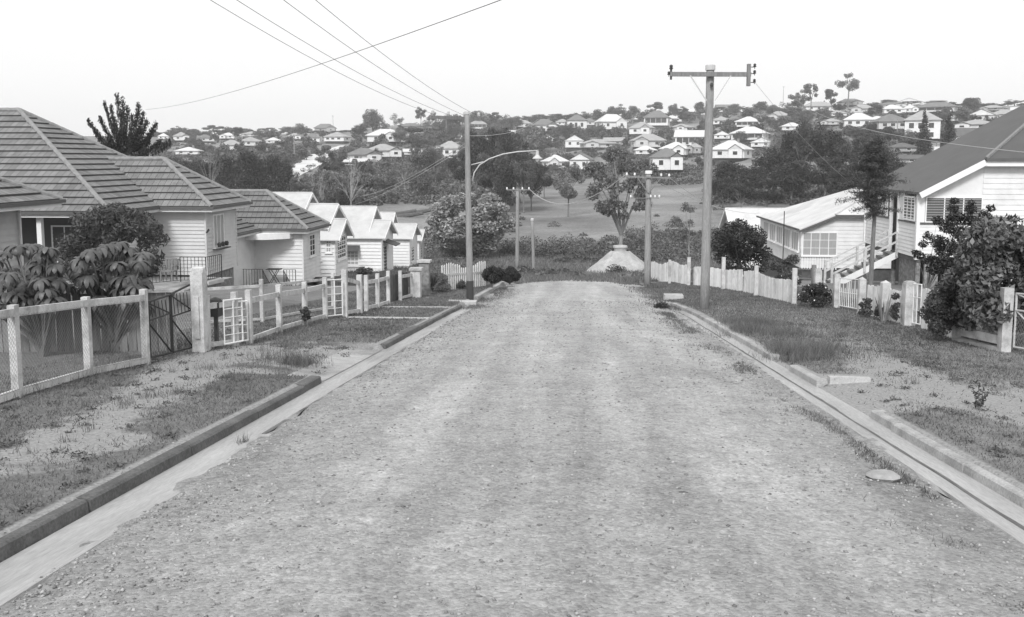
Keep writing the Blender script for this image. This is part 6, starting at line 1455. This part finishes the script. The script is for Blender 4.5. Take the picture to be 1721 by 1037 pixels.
# ------------------------------------------------------------------ grass: blades that nobody could count
def blades(name, X, Y, h, w, m, label=None, lean=.5, z=None):
    n_ = len(X); Z = np.array([G(a, b)-.005 for a, b in zip(X, Y)]) if z is None else z; a = NR.uniform(0, 6.283, n_); H = h*NR.uniform(.5, 1.3, n_); l = NR.uniform(0, lean, n_)*H; a2 = NR.uniform(0, 6.283, n_)
    V = np.empty((n_, 3, 3)); V[:, 0] = np.stack([X-np.cos(a)*w/2, Y-np.sin(a)*w/2, Z], 1); V[:, 1] = np.stack([X+np.cos(a)*w/2, Y+np.sin(a)*w/2, Z], 1); V[:, 2] = np.stack([X+np.cos(a2)*l, Y+np.sin(a2)*l, Z+H], 1)
    return setp(link(name, npmesh(name, V.reshape(-1, 3), np.arange(n_*3).reshape(-1, 3), m)), label, None, None, 'stuff')
X = []; Y = []
def try_add(x, y, dens=1.):
    k = kL(y) if x < 0 else kR(y)
    if abs(x)-abs(k) < .17: return
    if (x < 0 and 12.7 < y < 16.5 and -x+kL(y) < .6) or (x > 0 and 10.7 < y < 13.0 and x-kR(y) < -5): return
    b = bare(x, y)
    if rnd.random() < (1-b*.93)*dens: X.append(x); Y.append(y)
for _ in range(125000): y = 4.2+(rnd.random()**1.7)*38; try_add(rnd.uniform(-8.2, -3.4), y)
for _ in range(125000): y = 6+(rnd.random()**1.7)*38; try_add(rnd.uniform(3.2, 9.5), y)
X = np.array(X); Y = np.array(Y); blades('verge_grass', X, Y, .032+.0006*Y, .005+.0007*Y, M['grass'], lean=1.4)
X, Y = [], []        # taller tufts by the kerbs, fence feet and bare patches
def tuft(x, y, r, n_):
    for _ in range(n_): X.append(x+rnd.gauss(0, r)); Y.append(y+rnd.gauss(0, r*1.3))
for _ in range(150):
    y = rnd.uniform(5.5, 24); tuft(-6.75+rnd.gauss(0, .12) if y < 16 else -5.9, y, .08, 14)
for px, py, r, n_ in ((1330, 590, .3, 900), (1265, 545, .4, 1400), (1350, 585, .35, 900), (1300, 560, .5, 1200), (1400, 600, .35, 500), (1240, 540, .25, 700), (1450, 590, .5, 500), (1335, 602, .12, 500),
    (500, 610, .22, 500), (470, 600, .3, 350), (407, 748, .035, 50), (250, 668, .09, 80), (300, 662, .07, 60), (345, 620, .12, 100), (395, 640, .06, 40), (360, 655, .05, 40), (210, 680, .06, 40), (790, 520, .3, 900), (840, 505, .5, 900), (1090, 500, .6, 700), (1130, 520, .4, 500)):
    p = gp(px, py); tuft(p.x, p.y, r, n_)
for _ in range(60): y = rnd.uniform(7, 22); x = -5.3+rnd.gauss(0, .6) if rnd.random() < .5 else 5.3+rnd.gauss(0, .6); tuft(x, y, .035, 16)
X = np.array(X); Y = np.array(Y); blades('grass_tufts', X, Y, .13, .008, M['grasslong'], lean=.7)
X, Y = [], []
for px, py, r, n_ in ((1252, 556, .22, 900), (1330, 592, .2, 1100), (1350, 590, .25, 600), (1285, 560, .35, 600), (1270, 545, .25, 700), (1375, 590, .25, 300), (505, 612, .14, 260), (1100, 503, .3, 500), (1395, 585, .2, 160)):
    p = gp(px, py); tuft(p.x, p.y, r, n_)
X = np.array(X); Y = np.array(Y); blades('tall_weeds', X, Y, .2, .009, M['grasslong'], lean=.95)
X, Y = [], []
for _ in range(9000):    # grass creeping over the right edge of the gravel and over the road end
    y = 6+(rnd.random()**1.3)*20; x = kR(y)-.55-abs(rnd.gauss(0, .25))
    if mn.noise(Vector((x*1.5, y*.5, 2)))+.45*mn.noise(Vector((x*5, y*4, 2))) > .12: X.append(x); Y.append(y)
for _ in range(9000):
    y = rnd.uniform(27, 50); s_ = rnd.choice((-1, 1)); x = s_*(3.3-abs(rnd.gauss(0, .5))-(.8*ss(38, 50, y)))
    if mn.noise(Vector((x*1.1, y*.4, 5))) > -.1: X.append(x); Y.append(y)
X = np.array(X); Y = np.array(Y); blades('edge_grass', X, Y, .035+.001*Y, .006+.0006*Y, M['grass'], lean=1.2, z=np.array([zc(b)-.01+.03*(3.3-abs(a)) for a, b in zip(X, Y)]))
X, Y = [], []
for _ in range(60000): y = rnd.uniform(46, 112); x = rnd.uniform(-.26, .2)*y; X.append(x); Y.append(y)
blades('valley_grass', np.array(X), np.array(Y), .28, .06, M['grasslong'], lean=.8)

# ------------------------------------------------------------------ loose gravel
N_ = 26000; y = 4.3+(NR.random(N_)**1.5)*26; e = NR.random(N_); side = NR.random(N_); xx = np.where(e < .42, np.where(side < .5, -3.2+np.abs(NR.normal(0, .5, N_)), 3.0-np.abs(NR.normal(0, .6, N_))), NR.uniform(-3.1, 3.0, N_))
s_ = (.0038+.012*NR.random(N_)**4)*(1+.03*y); z = np.array([zc(b)+.0+.085*max(0, math.sin(math.pi*min(1, max(0, (a+3.3)/6.4))))**.8-.006+.02*mn.noise(Vector((a*1.2, b*.25, 7)))+.01*mn.noise(Vector((a*4, b*3, 8))) for a, b in zip(xx, y)])
Oc = np.array([[1, 0, 0], [-1, 0, 0], [0, 1, 0], [0, -1, 0], [0, 0, .6], [0, 0, -.6]], float); Of = np.array([[0, 2, 4], [2, 1, 4], [1, 3, 4], [3, 0, 4], [2, 0, 5], [1, 2, 5], [3, 1, 5], [0, 3, 5]])
V = Oc[None]*(s_[:, None, None])*NR.uniform(.6, 1.5, (N_, 6, 1)); an = NR.uniform(0, 6.28, N_); cs, sn = np.cos(an)[:, None], np.sin(an)[:, None]
Vr = np.stack([V[..., 0]*cs-V[..., 1]*sn, V[..., 0]*sn+V[..., 1]*cs, V[..., 2]], -1)+np.stack([xx, y, z+s_*.15], 1)[:, None]
setp(link('loose_gravel', npmesh('loose_gravel', Vr.reshape(-1, 3), (Of[None]+np.arange(N_)[:, None, None]*6).reshape(-1, 3), M['pebble'])), kind='stuff')

X, Y = [], []
while len(X) < 5200:
    sgn = rnd.choice((-1, 1)); y_ = 5+(rnd.random()**1.4)*17; x_ = sgn*rnd.uniform(3.75, 7.6)
    if bare(x_, y_) > .25: X.append(x_); Y.append(y_)
X = np.array(X); Y = np.array(Y); N_ = len(X); s_ = .003+.012*NR.random(N_)**3; z = np.array([G(a, b) for a, b in zip(X, Y)])
V = Oc[None]*(s_[:, None, None])*NR.uniform(.5, 1.6, (N_, 6, 1))+np.stack([X, Y, z], 1)[:, None]
setp(link('verge_stones', npmesh('verge_stones', V.reshape(-1, 3), (Of[None]+np.arange(N_)[:, None, None]*6).reshape(-1, 3), M['pebble'])), kind='stuff')
C = []
for _ in range(420):
    sgn = rnd.choice((-1, 1)); y_ = 5.5+(rnd.random()**1.3)*18; x_ = sgn*rnd.uniform(3.8, 7.4); r = rnd.uniform(.02, .07)
    for _ in range(int(900*r)): C.append((x_+rnd.gauss(0, r), y_+rnd.gauss(0, r*1.2), G(x_, y_)+abs(rnd.gauss(0, .018))))
C = np.array(C); Nn = unit(len(C))*.7+np.array([0, 0, .8]); Nn /= np.linalg.norm(Nn, axis=1, keepdims=True); V, Q = leaves(C, Nn, .04, .016); setp(link('low_weeds', npmesh('low_weeds', V, Q, LMm)), kind='stuff')

# ------------------------------------------------------------------ air
hm = bpy.data.materials.new('hazy_air'); hm.use_nodes = True; n = hm.node_tree; n.nodes.clear(); o = n.nodes.new('ShaderNodeOutputMaterial'); v = n.nodes.new('ShaderNodeVolumePrincipled')
v.inputs['Color'].default_value = (.95, .95, .95, 1); v.inputs['Density'].default_value = .0004; v.inputs['Anisotropy'].default_value = .2; n.links.new(v.outputs[0], o.inputs['Volume'])
setp(MB().box(-1000, 1000, -60, 1350, -14, 62).build('haze', hm), kind='stuff')
